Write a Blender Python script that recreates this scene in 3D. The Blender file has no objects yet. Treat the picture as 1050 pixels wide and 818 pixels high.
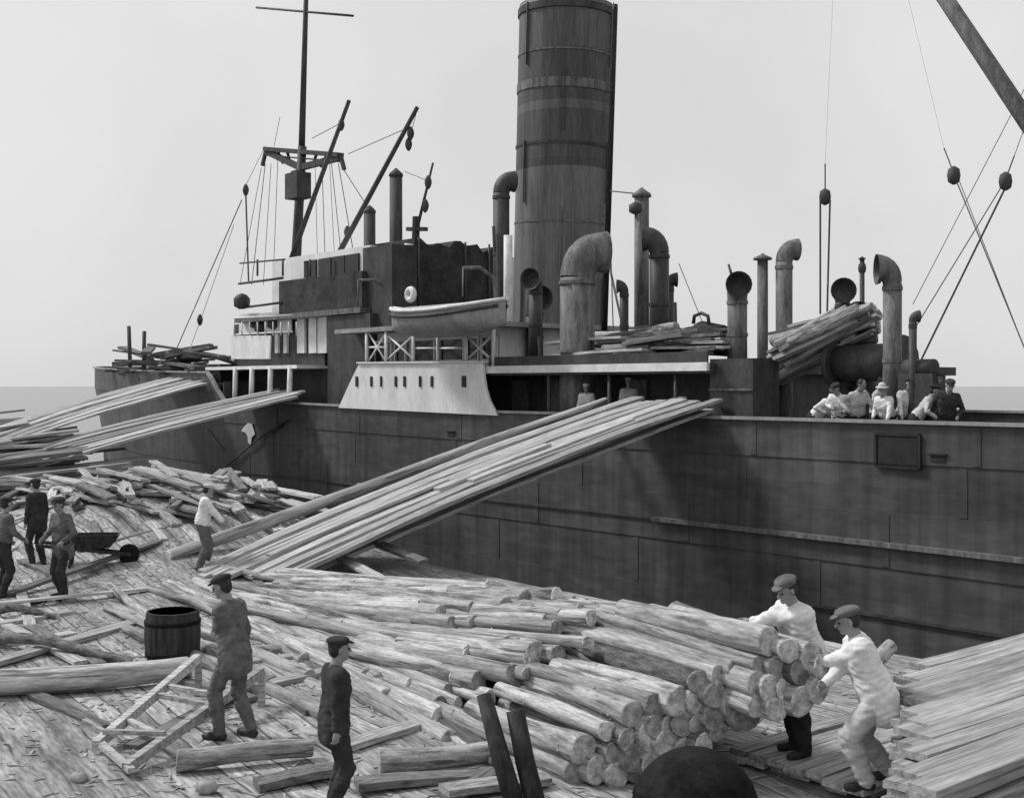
import bpy, math, random
import numpy as np
from mathutils import Vector, Matrix, Quaternion
random.seed(11)
rng = np.random.RandomState(5)
SC = bpy.context.scene
COL = SC.collection
PI = math.pi

# ------------------------------------------------------------------ camera model (photo pixels 1050 x 818)
FPX, CX, HY, EYE = 1267.0, 525.0, 395.0, 3.7
A = math.radians(40.0)
CA, SA = math.cos(A), math.sin(A)
U = Vector((-SA, CA, 0)); N = Vector((CA, SA, 0))        # along the ship towards the bow / inboard
HULL = 22.0                                              # distance from the camera foot to the ship's side
QUAY = 15.0                                              # same for the quay edge
WATER = -2.2

def at(px, py, Y):
    return Vector(((px-CX)/FPX*Y, Y, EYE-(py-HY)/FPX*Y))
def gz(px, py, z=0.0):                                   # the point of height z seen at a pixel
    return at(px, py, (EYE-z)*FPX/(py-HY))
def ray_s(px, n):
    r = (px-CX)/FPX
    Y = (HULL+n)/(CA*r+SA)
    return r*Y*U.x+Y*U.y, Y
def sp(px, py, n):                                       # ship coordinates of a pixel on the lengthwise plane n
    s, Y = ray_s(px, n)
    return (s, n, EYE-(py-HY)/FPX*Y)
def n_at(px, s):
    r = (px-CX)/FPX
    return s*(r*CA+SA)/(CA-r*SA)-HULL
def sw(s, n, z):                                         # ship -> world
    p = U*s+N*(HULL+n); p.z = z
    return p
def qw(s, p, z=0.0):                                     # quay coordinates (along, distance from camera line) -> world
    v = U*s+N*p; v.z = z
    return v
S0, N0, Z0 = 24.0, 5.5, -3.0
def L(s, n, z):                                          # ship -> local space of the ship's Empty
    return Vector((s-S0, -(n-N0), z-Z0))

# ------------------------------------------------------------------ materials (a black and white picture: greys only)
def g(v): return (v, v, v, 1)
def mk(name, lo, hi, nscale=4.0, stretch=(1, 1, 1), rough=0.8, bump=0.25, rand=0.0, p0=0.35, p1=0.65, detail=8,
       fine=0.0, spec=0.3, metallic=0.0, bdist=0.02, patch=0.0):
    m = bpy.data.materials.new(name); m.use_nodes = True
    nt = m.node_tree; nd = nt.nodes; lk = nt.links
    b = nd['Principled BSDF']
    b.inputs['Roughness'].default_value = rough
    b.inputs['Metallic'].default_value = metallic
    b.inputs['Specular IOR Level'].default_value = spec
    tc = nd.new('ShaderNodeTexCoord'); mp = nd.new('ShaderNodeMapping')
    mp.inputs['Scale'].default_value = stretch
    lk.new(tc.outputs['Object'], mp.inputs['Vector'])
    vec = mp.outputs['Vector']
    if rand:
        oi = nd.new('ShaderNodeObjectInfo')
        ad = nd.new('ShaderNodeVectorMath'); ad.operation = 'ADD'
        ml = nd.new('ShaderNodeMath'); ml.operation = 'MULTIPLY'; ml.inputs[1].default_value = 57.0
        lk.new(oi.outputs['Random'], ml.inputs[0]); lk.new(vec, ad.inputs[0]); lk.new(ml.outputs[0], ad.inputs[1])
        vec = ad.outputs[0]
    no = nd.new('ShaderNodeTexNoise'); no.inputs['Scale'].default_value = nscale; no.inputs['Detail'].default_value = detail
    no.inputs['Roughness'].default_value = 0.62
    lk.new(vec, no.inputs['Vector'])
    rp = nd.new('ShaderNodeValToRGB')
    rp.color_ramp.elements[0].position = p0; rp.color_ramp.elements[0].color = g(lo)
    rp.color_ramp.elements[1].position = p1; rp.color_ramp.elements[1].color = g(hi)
    lk.new(no.outputs['Fac'], rp.inputs['Fac'])
    col = rp.outputs['Color']
    if fine:
        n2 = nd.new('ShaderNodeTexNoise'); n2.inputs['Scale'].default_value = nscale*7; n2.inputs['Detail'].default_value = 4
        lk.new(vec, n2.inputs['Vector'])
        mr = nd.new('ShaderNodeMapRange'); mr.inputs['From Min'].default_value = .3; mr.inputs['From Max'].default_value = .7
        mr.inputs['To Min'].default_value = 1-fine; mr.inputs['To Max'].default_value = 1+fine
        lk.new(n2.outputs['Fac'], mr.inputs['Value'])
        vm = nd.new('ShaderNodeVectorMath'); vm.operation = 'SCALE'
        lk.new(col, vm.inputs[0]); lk.new(mr.outputs[0], vm.inputs['Scale']); col = vm.outputs[0]
    if patch:                                              # patches of bark left on, with an edge of their own
        n3 = nd.new('ShaderNodeTexNoise'); n3.inputs['Scale'].default_value = nscale*.8; n3.inputs['Detail'].default_value = 6
        lk.new(vec, n3.inputs['Vector'])
        r3 = nd.new('ShaderNodeMapRange'); r3.inputs['From Min'].default_value = .58; r3.inputs['From Max'].default_value = .63
        r3.inputs['To Min'].default_value = 1; r3.inputs['To Max'].default_value = patch
        lk.new(n3.outputs['Fac'], r3.inputs['Value'])
        vm = nd.new('ShaderNodeVectorMath'); vm.operation = 'SCALE'
        lk.new(col, vm.inputs[0]); lk.new(r3.outputs[0], vm.inputs['Scale']); col = vm.outputs[0]
    if rand:
        mr = nd.new('ShaderNodeMapRange'); mr.inputs['To Min'].default_value = 1-rand; mr.inputs['To Max'].default_value = 1+rand
        lk.new(oi.outputs['Random'], mr.inputs['Value'])
        vm = nd.new('ShaderNodeVectorMath'); vm.operation = 'SCALE'
        lk.new(col, vm.inputs[0]); lk.new(mr.outputs[0], vm.inputs['Scale']); col = vm.outputs[0]
    lk.new(col, b.inputs['Base Color'])
    if bump:
        bp = nd.new('ShaderNodeBump'); bp.inputs['Strength'].default_value = bump; bp.inputs['Distance'].default_value = bdist
        lk.new(no.outputs['Fac'], bp.inputs['Height']); lk.new(bp.outputs['Normal'], b.inputs['Normal'])
    return m

M = {}
M['board'] = mk('sawn_board', .17, .50, 3.0, (.5, 9, 9), .8, .3, .32, fine=.25)
M['deal'] = mk('stacked_deal', .17, .40, 2.2, (.4, 8, 8), .85, .3, .2, fine=.3)
M['board_dark'] = mk('weathered_board', .06, .19, 3.0, (.6, 10, 10), .85, .3, .3, fine=.25)
M['log'] = mk('peeled_log', .14, .42, 2.6, (.55, 5, 5), .85, .7, .28, fine=.3, p0=.33, p1=.6, patch=.42)
M['bark'] = mk('rough_bark', .045, .20, 5.0, (.7, 3, 3), .95, .9, .35, fine=.4, bdist=.04)
M['chip'] = mk('bark_chip', .10, .50, 5.0, (1, 1, 1), .9, .2, 0, p0=.3, p1=.7)
M['hull_white'] = mk('white_paint', .60, .78, 1.2, (1, 1, .4), .55, .08, 0, fine=.08)
M['white_trim'] = mk('white_trim', .55, .74, 3, (1, 1, 1), .6, .05)
M['dark_steel'] = mk('dark_steel', .03, .065, 2.0, (1, 1, .5), .6, .1, 0, fine=.2)
M['black'] = mk('black_paint', .012, .03, 3, (1, 1, 1), .6, .1)
M['grey_steel'] = mk('grey_steel', .07, .18, 2.2, (2.5, 2.5, .5), .7, .3, 0, fine=.3)
M['pale_steel'] = mk('pale_grey_steel', .22, .34, 2, (1, 1, .5), .6, .1, 0, fine=.15)
M['mast'] = mk('mast_paint', .035, .075, 3, (3, 3, .4), .7, .1)
M['rope'] = mk('rope', .05, .12, 30, (1, 1, 1), .9, 0)
M['canvas_dark'] = mk('dark_canvas', .02, .06, 1.5, (1, 1, 1), .9, .5, 0, fine=.25, bdist=.1)
M['canvas_pale'] = mk('pale_canvas', .32, .52, 1.5, (1, 1, 1), .9, .5, 0, fine=.15, bdist=.08)
M['deck'] = mk('deck_boards', .10, .22, 1.5, (.3, 6, 1), .85, .1)
M['skin'] = mk('skin', .20, .28, 9, (1, 1, 1), .6, .05)
M['hair'] = mk('dark_hair', .015, .04, 40, (1, 1, .4), .7, .3)
M['white_cloth'] = mk('white_cotton', .60, .76, 6, (1, 1, 1), .9, .5, 0, fine=.1)
M['pale_cloth'] = mk('pale_linen', .40, .56, 6, (1, 1, 1), .9, .5, 0, fine=.1)
M['grey_cloth'] = mk('grey_wool', .075, .15, 7, (1, 1, 1), .95, .5, 0, fine=.15)
M['dark_cloth'] = mk('dark_wool', .018, .045, 7, (1, 1, 1), .95, .5, 0, fine=.15)
M['leather'] = mk('boot_leather', .015, .045, 14, (1, 1, 1), .55, .3)
M['iron'] = mk('old_iron', .008, .022, 5, (1, 1, 1), .95, .5, 0, fine=.3, spec=.08)
M['dark_stake'] = mk('wet_dark_wood', .012, .05, 4, (3, 3, .5), .8, .6, 0, fine=.3)
M['window'] = mk('dark_window', .010, .020, 2, (1, 1, 1), .15, 0, 0)
M['tub'] = mk('tarred_staves', .012, .05, 2.2, (7, 7, .4), .8, .4, 0, fine=.2)

def ring_mat(name, lo, hi):                                # sawn log end with growth rings
    m = mk(name, lo, hi, 9, (1, 1, 1), .9, .5, .45, fine=.25, p0=.36, p1=.62)
    nt = m.node_tree; nd = nt.nodes; lk = nt.links
    b = nd['Principled BSDF']; src = b.inputs['Base Color'].links[0].from_socket
    tc = nd.new('ShaderNodeTexCoord'); mp = nd.new('ShaderNodeMapping'); mp.inputs['Scale'].default_value = (0, 1, 1)
    lk.new(tc.outputs['Object'], mp.inputs['Vector'])
    w = nd.new('ShaderNodeTexWave'); w.wave_type = 'RINGS'; w.rings_direction = 'SPHERICAL'
    w.inputs['Scale'].default_value = 15; w.inputs['Distortion'].default_value = 5; w.inputs['Detail'].default_value = 3; w.inputs['Detail Scale'].default_value = 1.5
    lk.new(mp.outputs['Vector'], w.inputs['Vector'])
    mr = nd.new('ShaderNodeMapRange'); mr.inputs['To Min'].default_value = .82; mr.inputs['To Max'].default_value = 1.08
    lk.new(w.outputs['Fac'], mr.inputs['Value'])
    vm = nd.new('ShaderNodeVectorMath'); vm.operation = 'SCALE'
    lk.new(src, vm.inputs[0]); lk.new(mr.outputs[0], vm.inputs['Scale']); lk.new(vm.outputs[0], b.inputs['Base Color'])
    return m
M['end'] = ring_mat('sawn_end', .22, .52)

def hull_mat():
    m = mk('hull_plating', .042, .092, .55, (.5, .5, 1.6), .5, .12, 0, fine=.2, p0=.3, p1=.7)
    nt = m.node_tree; nd = nt.nodes; lk = nt.links
    b = nd['Principled BSDF']; src = b.inputs['Base Color'].links[0].from_socket
    tc = nd.new('ShaderNodeTexCoord'); sx = nd.new('ShaderNodeSeparateXYZ'); cb = nd.new('ShaderNodeCombineXYZ')
    lk.new(tc.outputs['Object'], sx.inputs[0]); lk.new(sx.outputs['X'], cb.inputs['X']); lk.new(sx.outputs['Z'], cb.inputs['Y'])
    br = nd.new('ShaderNodeTexBrick'); br.inputs['Scale'].default_value = 1.0
    br.inputs['Brick Width'].default_value = 5.2; br.inputs['Row Height'].default_value = 1.15
    br.inputs['Mortar Size'].default_value = .022; br.inputs['Mortar Smooth'].default_value = .4
    br.inputs['Color1'].default_value = g(.9); br.inputs['Color2'].default_value = g(1.08); br.inputs['Mortar'].default_value = g(.88)
    lk.new(cb.outputs[0], br.inputs['Vector'])
    # rust and salt running down the plates
    mp = nd.new('ShaderNodeMapping'); mp.inputs['Scale'].default_value = (2.2, 1, .16)
    lk.new(tc.outputs['Object'], mp.inputs['Vector'])
    no = nd.new('ShaderNodeTexNoise'); no.inputs['Scale'].default_value = 1.6; no.inputs['Detail'].default_value = 9
    lk.new(mp.outputs['Vector'], no.inputs['Vector'])
    mr = nd.new('ShaderNodeMapRange'); mr.inputs['From Min'].default_value = .32; mr.inputs['From Max'].default_value = .72
    mr.inputs['To Min'].default_value = .72; mr.inputs['To Max'].default_value = 1.35
    lk.new(no.outputs['Fac'], mr.inputs['Value'])
    v1 = nd.new('ShaderNodeVectorMath'); v1.operation = 'MULTIPLY'; lk.new(src, v1.inputs[0]); lk.new(br.outputs['Color'], v1.inputs[1])
    v2 = nd.new('ShaderNodeVectorMath'); v2.operation = 'SCALE'; lk.new(v1.outputs[0], v2.inputs[0]); lk.new(mr.outputs[0], v2.inputs['Scale'])
    lk.new(v2.outputs[0], b.inputs['Base Color'])
    return m
M['hull'] = hull_mat()

def funnel_mat():
    m = mk('funnel_paint', .078, .135, 1.1, (3, 3, .22), .6, .1, 0, fine=.2)
    nt = m.node_tree; nd = nt.nodes; lk = nt.links
    b = nd['Principled BSDF']; src = b.inputs['Base Color'].links[0].from_socket
    tc = nd.new('ShaderNodeTexCoord'); sx = nd.new('ShaderNodeSeparateXYZ'); lk.new(tc.outputs['Object'], sx.inputs[0])
    rp = nd.new('ShaderNodeValToRGB'); rp.color_ramp.interpolation = 'CONSTANT'
    e = rp.color_ramp.elements; e[0].position = 0; e[0].color = g(1.25)
    e[1].position = .615; e[1].color = g(.62)
    k = e.new(.635); k.color = g(.72)
    k = e.new(.745); k.color = g(1.1)
    k = e.new(.765); k.color = g(.7)
    k = e.new(.88); k.color = g(.95)
    mr = nd.new('ShaderNodeMapRange'); mr.inputs['From Min'].default_value = 5.0; mr.inputs['From Max'].default_value = 19.1
    lk.new(sx.outputs['Z'], mr.inputs['Value']); lk.new(mr.outputs[0], rp.inputs['Fac'])
    v1 = nd.new('ShaderNodeVectorMath'); v1.operation = 'MULTIPLY'; lk.new(src, v1.inputs[0]); lk.new(rp.outputs['Color'], v1.inputs[1])
    lk.new(v1.outputs[0], b.inputs['Base Color'])
    return m
M['funnel'] = funnel_mat()

def quay_mat():
    m = mk('worn_quay_planking', .13, .40, 1.3, (.45, 2.6, 1), .95, .5, 0, fine=.45, p0=.33, p1=.64, detail=12, bdist=.03)
    nt = m.node_tree; nd = nt.nodes; lk = nt.links
    b = nd['Principled BSDF']; src = b.inputs['Base Color'].links[0].from_socket
    mp = [n for n in nd if n.type == 'MAPPING'][0]
    tc = nd.new('ShaderNodeTexCoord'); rt = nd.new('ShaderNodeMapping'); rt.inputs['Rotation'].default_value = (0, 0, -math.atan2(.84, -.54))
    lk.new(tc.outputs['Object'], rt.inputs['Vector']); lk.new(rt.outputs[0], mp.inputs['Vector'])
    br = nd.new('ShaderNodeTexBrick'); br.inputs['Scale'].default_value = 1.0
    br.inputs['Brick Width'].default_value = 4.3; br.inputs['Row Height'].default_value = .27; br.offset = .37
    br.inputs['Mortar Size'].default_value = .014; br.inputs['Mortar Smooth'].default_value = .3; br.inputs['Bias'].default_value = 0
    br.inputs['Color1'].default_value = g(.78); br.inputs['Color2'].default_value = g(1.18); br.inputs['Mortar'].default_value = g(.3)
    no = nd.new('ShaderNodeTexNoise'); no.inputs['Scale'].default_value = 1.1; no.inputs['Detail'].default_value = 6
    lk.new(tc.outputs['Object'], no.inputs['Vector'])
    sb = nd.new('ShaderNodeVectorMath'); sb.operation = 'SCALE'; sb.inputs['Scale'].default_value = .10
    lk.new(no.outputs['Color'], sb.inputs[0]); ad = nd.new('ShaderNodeVectorMath'); ad.operation = 'ADD'
    lk.new(rt.outputs[0], ad.inputs[0]); lk.new(sb.outputs[0], ad.inputs[1]); lk.new(ad.outputs[0], br.inputs['Vector'])
    # trodden dirt fills the joints in places
    n2 = nd.new('ShaderNodeTexNoise'); n2.inputs['Scale'].default_value = .55; n2.inputs['Detail'].default_value = 9
    lk.new(tc.outputs['Object'], n2.inputs['Vector'])
    r2 = nd.new('ShaderNodeMapRange'); r2.inputs['From Min'].default_value = .48; r2.inputs['From Max'].default_value = .62
    lk.new(n2.outputs['Fac'], r2.inputs['Value'])
    mx = nd.new('ShaderNodeMix'); mx.data_type = 'RGBA'; lk.new(r2.outputs[0], mx.inputs['Factor'])
    lk.new(br.outputs['Color'], mx.inputs['A']); mx.inputs['B'].default_value = g(.85)
    vm = nd.new('ShaderNodeVectorMath'); vm.operation = 'MULTIPLY'; lk.new(src, vm.inputs[0]); lk.new(mx.outputs['Result'], vm.inputs[1])
    lk.new(vm.outputs[0], b.inputs['Base Color'])
    bp = nd.new('ShaderNodeBump'); bp.inputs['Strength'].default_value = .6; bp.inputs['Distance'].default_value = .03
    lk.new(mx.outputs['Result'], bp.inputs['Height']); old = b.inputs['Normal'].links[0].from_node
    lk.new(bp.outputs['Normal'], old.inputs['Normal'])
    return m
M['ground'] = quay_mat()

def water_mat():
    m = bpy.data.materials.new('harbour_water'); m.use_nodes = True
    nt = m.node_tree; nd = nt.nodes; lk = nt.links; b = nd['Principled BSDF']
    b.inputs['Base Color'].default_value = g(.09); b.inputs['Roughness'].default_value = .18; b.inputs['IOR'].default_value = 1.33
    tc = nd.new('ShaderNodeTexCoord'); no = nd.new('ShaderNodeTexNoise'); no.inputs['Scale'].default_value = .9; no.inputs['Detail'].default_value = 5
    lk.new(tc.outputs['Object'], no.inputs['Vector'])
    bp = nd.new('ShaderNodeBump'); bp.inputs['Strength'].default_value = .10; bp.inputs['Distance'].default_value = .1
    lk.new(no.outputs['Fac'], bp.inputs['Height']); lk.new(bp.outputs['Normal'], b.inputs['Normal'])
    return m
M['water'] = water_mat()

# ------------------------------------------------------------------ mesh helpers
def frame_x(d, up=Vector((0, 0, 1))):                      # rotation whose X axis is d
    x = d.normalized(); y = up.cross(x)
    if y.length < 1e-5: y = Vector((0, 1, 0))
    y.normalize(); z = x.cross(y)
    return Matrix((x, y, z)).transposed()

class MB:
    def __init__(s): s.v = []; s.f = []; s.mi = []; s.sm = []
    def add(s, verts, faces, mi=0, smooth=False):
        o = len(s.v); s.v += [Vector(v) for v in verts]
        for f in faces: s.f.append([i+o for i in f]); s.mi.append(mi); s.sm.append(smooth)
        return s
    def box(s, x0, x1, y0, y1, z0, z1, mi=0, T=None):
        vs = [Vector((x, y, z)) for z in (z0, z1) for y in (y0, y1) for x in (x0, x1)]
        if T: vs = [T(v) for v in vs]
        return s.add(vs, [(0, 2, 3, 1), (4, 5, 7, 6), (0, 1, 5, 4), (2, 6, 7, 3), (0, 4, 6, 2), (1, 3, 7, 5)], mi)
    def beam(s, a, b, w, h, mi=0, up=Vector((0, 0, 1))):
        a = Vector(a); b = Vector(b); R = frame_x(b-a, up); ln = (b-a).length
        return s.box(0, ln, -w/2, w/2, -h/2, h/2, mi, lambda v: a+R@v)
    def tube(s, pts, rs, seg=10, mi=0, cap=True, smooth=True):
        pts = [Vector(p) for p in pts]
        if not hasattr(rs, '__len__'): rs = [rs]*len(pts)
        o = len(s.v); up = Vector((0, 0, 1))
        d0 = (pts[1]-pts[0]).normalized()
        ref = Vector((1, 0, 0)) if abs(d0.x) < .8 else Vector((0, 1, 0))
        for i, p in enumerate(pts):
            d = (pts[min(i+1, len(pts)-1)]-pts[max(i-1, 0)]).normalized()
            a = (ref-d*ref.dot(d)).normalized(); b = d.cross(a); ref = a
            for k in range(seg):
                t = 2*PI*k/seg
                s.v.append(p+(a*math.cos(t)+b*math.sin(t))*rs[i])
        for i in range(len(pts)-1):
            for k in range(seg):
                k2 = (k+1) % seg
                s.f.append([o+i*seg+k, o+i*seg+k2, o+(i+1)*seg+k2, o+(i+1)*seg+k]); s.mi.append(mi); s.sm.append(smooth)
        if cap:
            s.f.append([o+k for k in reversed(range(seg))]); s.mi.append(mi); s.sm.append(False)
            e = o+(len(pts)-1)*seg
            s.f.append([e+k for k in range(seg)]); s.mi.append(mi); s.sm.append(False)
        return s
    def lathe(s, c, prof, seg=20, mi=0, axis=Vector((0, 0, 1)), smooth=True):
        c = Vector(c)
        return s.tube([c+axis*h for r, h in prof], [max(r, .0005) for r, h in prof], seg, mi, True, smooth)
    def prism(s, poly, off, mi=0):                         # polygon extruded by the vector off
        poly = [Vector(p) for p in poly]; n = len(poly); off = Vector(off)
        fs = [list(range(n)), [n+i for i in reversed(range(n))]]
        fs += [[i, n+i, n+(i+1) % n, (i+1) % n] for i in range(n)]
        return s.add(poly+[p+off for p in poly], fs, mi)
    def build(s, name, mats, parent=None, loc=None, fix=True):
        if not isinstance(mats, (list, tuple)): mats = [mats]
        me = bpy.data.meshes.new(name)
        off = Vector(loc) if loc is not None else Vector((0, 0, 0))
        me.from_pydata([tuple(v-off) for v in s.v], [], s.f)
        for m in mats: me.materials.append(m)
        me.polygons.foreach_set('material_index', s.mi)
        me.polygons.foreach_set('use_smooth', s.sm)
        if fix:
            import bmesh
            bm = bmesh.new(); bm.from_mesh(me); bmesh.ops.recalc_face_normals(bm, faces=bm.faces); bm.to_mesh(me); bm.free()
        me.update()
        return link(name, me, parent, off)

def link(name, me, parent=None, loc=(0, 0, 0)):
    o = bpy.data.objects.new(name, me); COL.objects.link(o)
    o.parent = parent; o.location = loc
    return o
def tag(o, label=None, cat=None, group=None, kind=None):
    if label: o['label'] = label
    if cat: o['category'] = cat
    if group: o['group'] = group
    if kind: o['kind'] = kind
    return o
def empty(name, loc, label, cat, rz=0.0, group=None):
    e = bpy.data.objects.new(name, None); COL.objects.link(e)
    e.location = loc; e.rotation_euler = (0, 0, rz); e.empty_display_size = .3
    return tag(e, label, cat, group)
def lay(o, a, b, up=Vector((0, 0, 1)), roll=0.0, sx=None):   # set an X-long unit object between two points
    a = Vector(a); b = Vector(b); R = frame_x(b-a, up)
    if roll: R = R @ Matrix.Rotation(roll, 3, 'X')
    q = R.to_quaternion()
    o.rotation_mode = 'XYZ'; o.rotation_euler = q.to_euler('XYZ'); o.location = (a+b)/2
    return o

# ------------------------------------------------------------------ setting: ground, water, far shore
HEAP = [(qw(26, 13.2), 5.5, .75), (qw(31, 13.0), 5.0, .8), (gz(470, 640, .3), 3.0, .16), (gz(190, 560), 4.0, .25)]
def gh(x, y):
    h = .022*math.sin(x*1.3+y*.7)+.014*math.sin(x*2.9-y*2.1+1)
    for c, r, k in HEAP:
        d = ((x-c.x)**2+(y-c.y)**2)/(r*r)
        if d < 4: h += k*math.exp(-d*1.6)
    return h
def stand(px, py): 
    h = 0
    for _ in range(12):
        v = gz(px, py, h); h = .5*h+.5*gh(v.x, v.y)
    return v
def make_ground():
    ss = [-90, -60, -40, -25, -15, -9]+[-5+.3*i for i in range(170)]+[47, 50, 54, 60, 70, 85, 110, 150, 210]
    ps = [-90, -60, -40, -25, -15, -10, -7]+[-5+.3*i for i in range(67)]+[QUAY-.02, QUAY, QUAY]
    m = MB(); vs = []
    for j, p in enumerate(ps):
        for s in ss:
            v = qw(s, p); edge = min(1, max(0, (QUAY-p)/.6))
            v.z = gh(v.x, v.y)*(.35+.65*edge)
            if j == len(ps)-1: v.z = -4
            vs.append(v)
    k = len(ss); fs = [(j*k+i, j*k+i+1, (j+1)*k+i+1, (j+1)*k+i) for j in range(len(ps)-1) for i in range(k-1)]
    m.add(vs, fs, 0, True)
    return tag(m.build('ground', M['ground']), kind='structure')
make_ground()
wm = MB(); wm.add([(-4000, -500, WATER), (4000, -500, WATER), (4000, 6000, WATER), (-4000, 6000, WATER)], [(0, 1, 2, 3)])
tag(wm.build('water', M['water']), kind='structure')
def chips():                                               # bark and splinters nobody could count
    m = MB()
    for i in range(5200):
        s = random.uniform(2, 40); p = random.uniform(1.5, 14.6)
        if random.random() < .6: s = random.uniform(4, 24)
        v = qw(s, p); z = gh(v.x, v.y)*(.35+.65*min(1, (QUAY-p)/.6))
        if v.y < 7: continue
        ln = random.uniform(.03, .16) if random.random() < .93 else random.uniform(.16, .5); w = random.uniform(.008, .03)
        a = random.uniform(0, PI); d = Vector((math.cos(a), math.sin(a), random.uniform(-.12, .12)))
        c = Vector((v.x, v.y, z+.008))
        m.beam(c-d*ln/2, c+d*ln/2, w, random.uniform(.004, .014))
    o = m.build('wood_chips', M['chip'], fix=False)
    tag(o, 'loose bark and wood splinters strewn over the trampled quay', 'wood chips', kind='stuff')
chips()

# ------------------------------------------------------------------ timber prototypes (long axis = local X, unit length 1 m per mesh size)
MESH = {}
def proto(key, mb, mats):
    o = mb.build(key, mats); me = o.data; bpy.data.objects.remove(o); MESH[key] = me; return me
def log_proto(key, ln, r, seed, bark=False, seg=14, bend=1.0):
    rd = random.Random(seed); m = MB(); k = max(6, int(ln/.25)); rings = []
    ph = [rd.uniform(0, 6) for _ in range(6)]
    for i in range(k+1):
        x = -ln/2+ln*i/k; t = i/k
        rr = r*(1.10-.20*t)*(1+.045*math.sin(x*3.4+ph[0]))
        cy = .034*math.sin(x*1.4+ph[1])*ln/2*bend; cz = .016*math.sin(x*1.7+ph[2])*ln/2*bend
        ring = []
        for j in range(seg):
            a = 2*PI*j/seg
            q = rr*(1+.07*math.sin(2*a+ph[3])+.045*math.sin(3*a+ph[4]+x*1.5)+rd.uniform(-.02, .02))
            ring.append(Vector((x+(.014*math.sin(a+ph[5]) if i in (0, k) else 0), cy+q*math.cos(a), cz+q*math.sin(a))))
        rings.append(ring)
    fs = [(i*seg+j, i*seg+(j+1) % seg, (i+1)*seg+(j+1) % seg, (i+1)*seg+j) for i in range(k) for j in range(seg)]
    # the two cut faces get a small chamfer and their own vertices
    m.add([v for q in rings for v in q], fs, 0, True)
    for q, sx in ((rings[0], -1), (rings[-1], 1)):
        c = sum(q, Vector())/seg; inner = [c+(v-c)*.93+Vector((sx*.012, 0, 0)) for v in q]
        m.add(q+inner, [(j, (j+1) % seg, seg+(j+1) % seg, seg+j) for j in range(seg)]+[[seg+j for j in range(seg)]], 1)
    for _ in range(rd.randint(1, 3)):
        i = rd.randint(1, k-1); j = rd.randrange(seg); c = rings[i][j]; d = Vector((0, c.y, c.z)).normalized()
        m.tube([c-d*.02, c+d*.012], [.028, .014], 6, 0)
    return proto(key, m, [M['bark' if bark else 'log'], M['end']])
for i in range(6): log_proto('prop_%d' % i, 2.3, .14, 20+i)
for i in range(3): log_proto('bark_prop_%d' % i, 2.3, .14, 40+i, True)
for i in range(4): log_proto('pole_%d' % i, 4.2, .085, 60+i, seg=10, bend=.3)
log_proto('bark_pole', 4.2, .085, 77, True, seg=10)
def board_proto(key, ln, w, h, seed, mat='board'):
    rd = random.Random(seed); m = MB(); k = max(4, int(ln/.6)); rings = []
    p = [rd.uniform(0, 6) for _ in range(4)]
    for i in range(k+1):
        x = -ln/2+ln*i/k; dz = .012*math.sin(x*.8+p[0])*ln/3; dy = .008*math.sin(x*.9+p[1])*ln/3
        tw = .04*math.sin(x*.5+p[2]); c = .004
        sec = [(-w/2+c, -h/2), (w/2-c, -h/2), (w/2, -h/2+c), (w/2, h/2-c), (w/2-c, h/2), (-w/2+c, h/2), (-w/2, h/2-c), (-w/2, -h/2+c)]
        xs = x+(rd.uniform(-.01, .01) if i in (0, k) else 0)
        rings.append([Vector((xs, dy+a*math.cos(tw)-b*math.sin(tw), dz+a*math.sin(tw)+b*math.cos(tw))) for a, b in sec])
    fs = [(i*8+j, i*8+(j+1) % 8, (i+1)*8+(j+1) % 8, (i+1)*8+j) for i in range(k) for j in range(8)]
    fs += [list(range(8)), [k*8+j for j in range(8)]]
    m.add([v for q in rings for v in q], fs)
    return proto(key, m, M[mat])
for i in range(5): board_proto('board_%d' % i, 4.0, .22, .06, 80+i)
for i in range(3): board_proto('dark_board_%d' % i, 4.0, .2, .06, 90+i, 'board_dark')
for i in range(5): board_proto('deal_%d' % i, 5.5, .220, .058, 120+i, 'deal')
for i in range(4): board_proto('long_board_%d' % i, 10.9, .26, .09, 100+i)

def timber(name, mesh, a, b, label, cat, group, r=None, roll=0.0, up=Vector((0, 0, 1))):
    me = MESH[mesh]; o = link(name, me); lay(o, a, b, up, roll)
    ln = (Vector(b)-Vector(a)).length; base = max(v.co.x for v in me.vertices)*2
    rr = 1.0 if r is None else r
    o.scale = (ln/base, rr, rr)
    return tag(o, label, cat, group)

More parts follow.
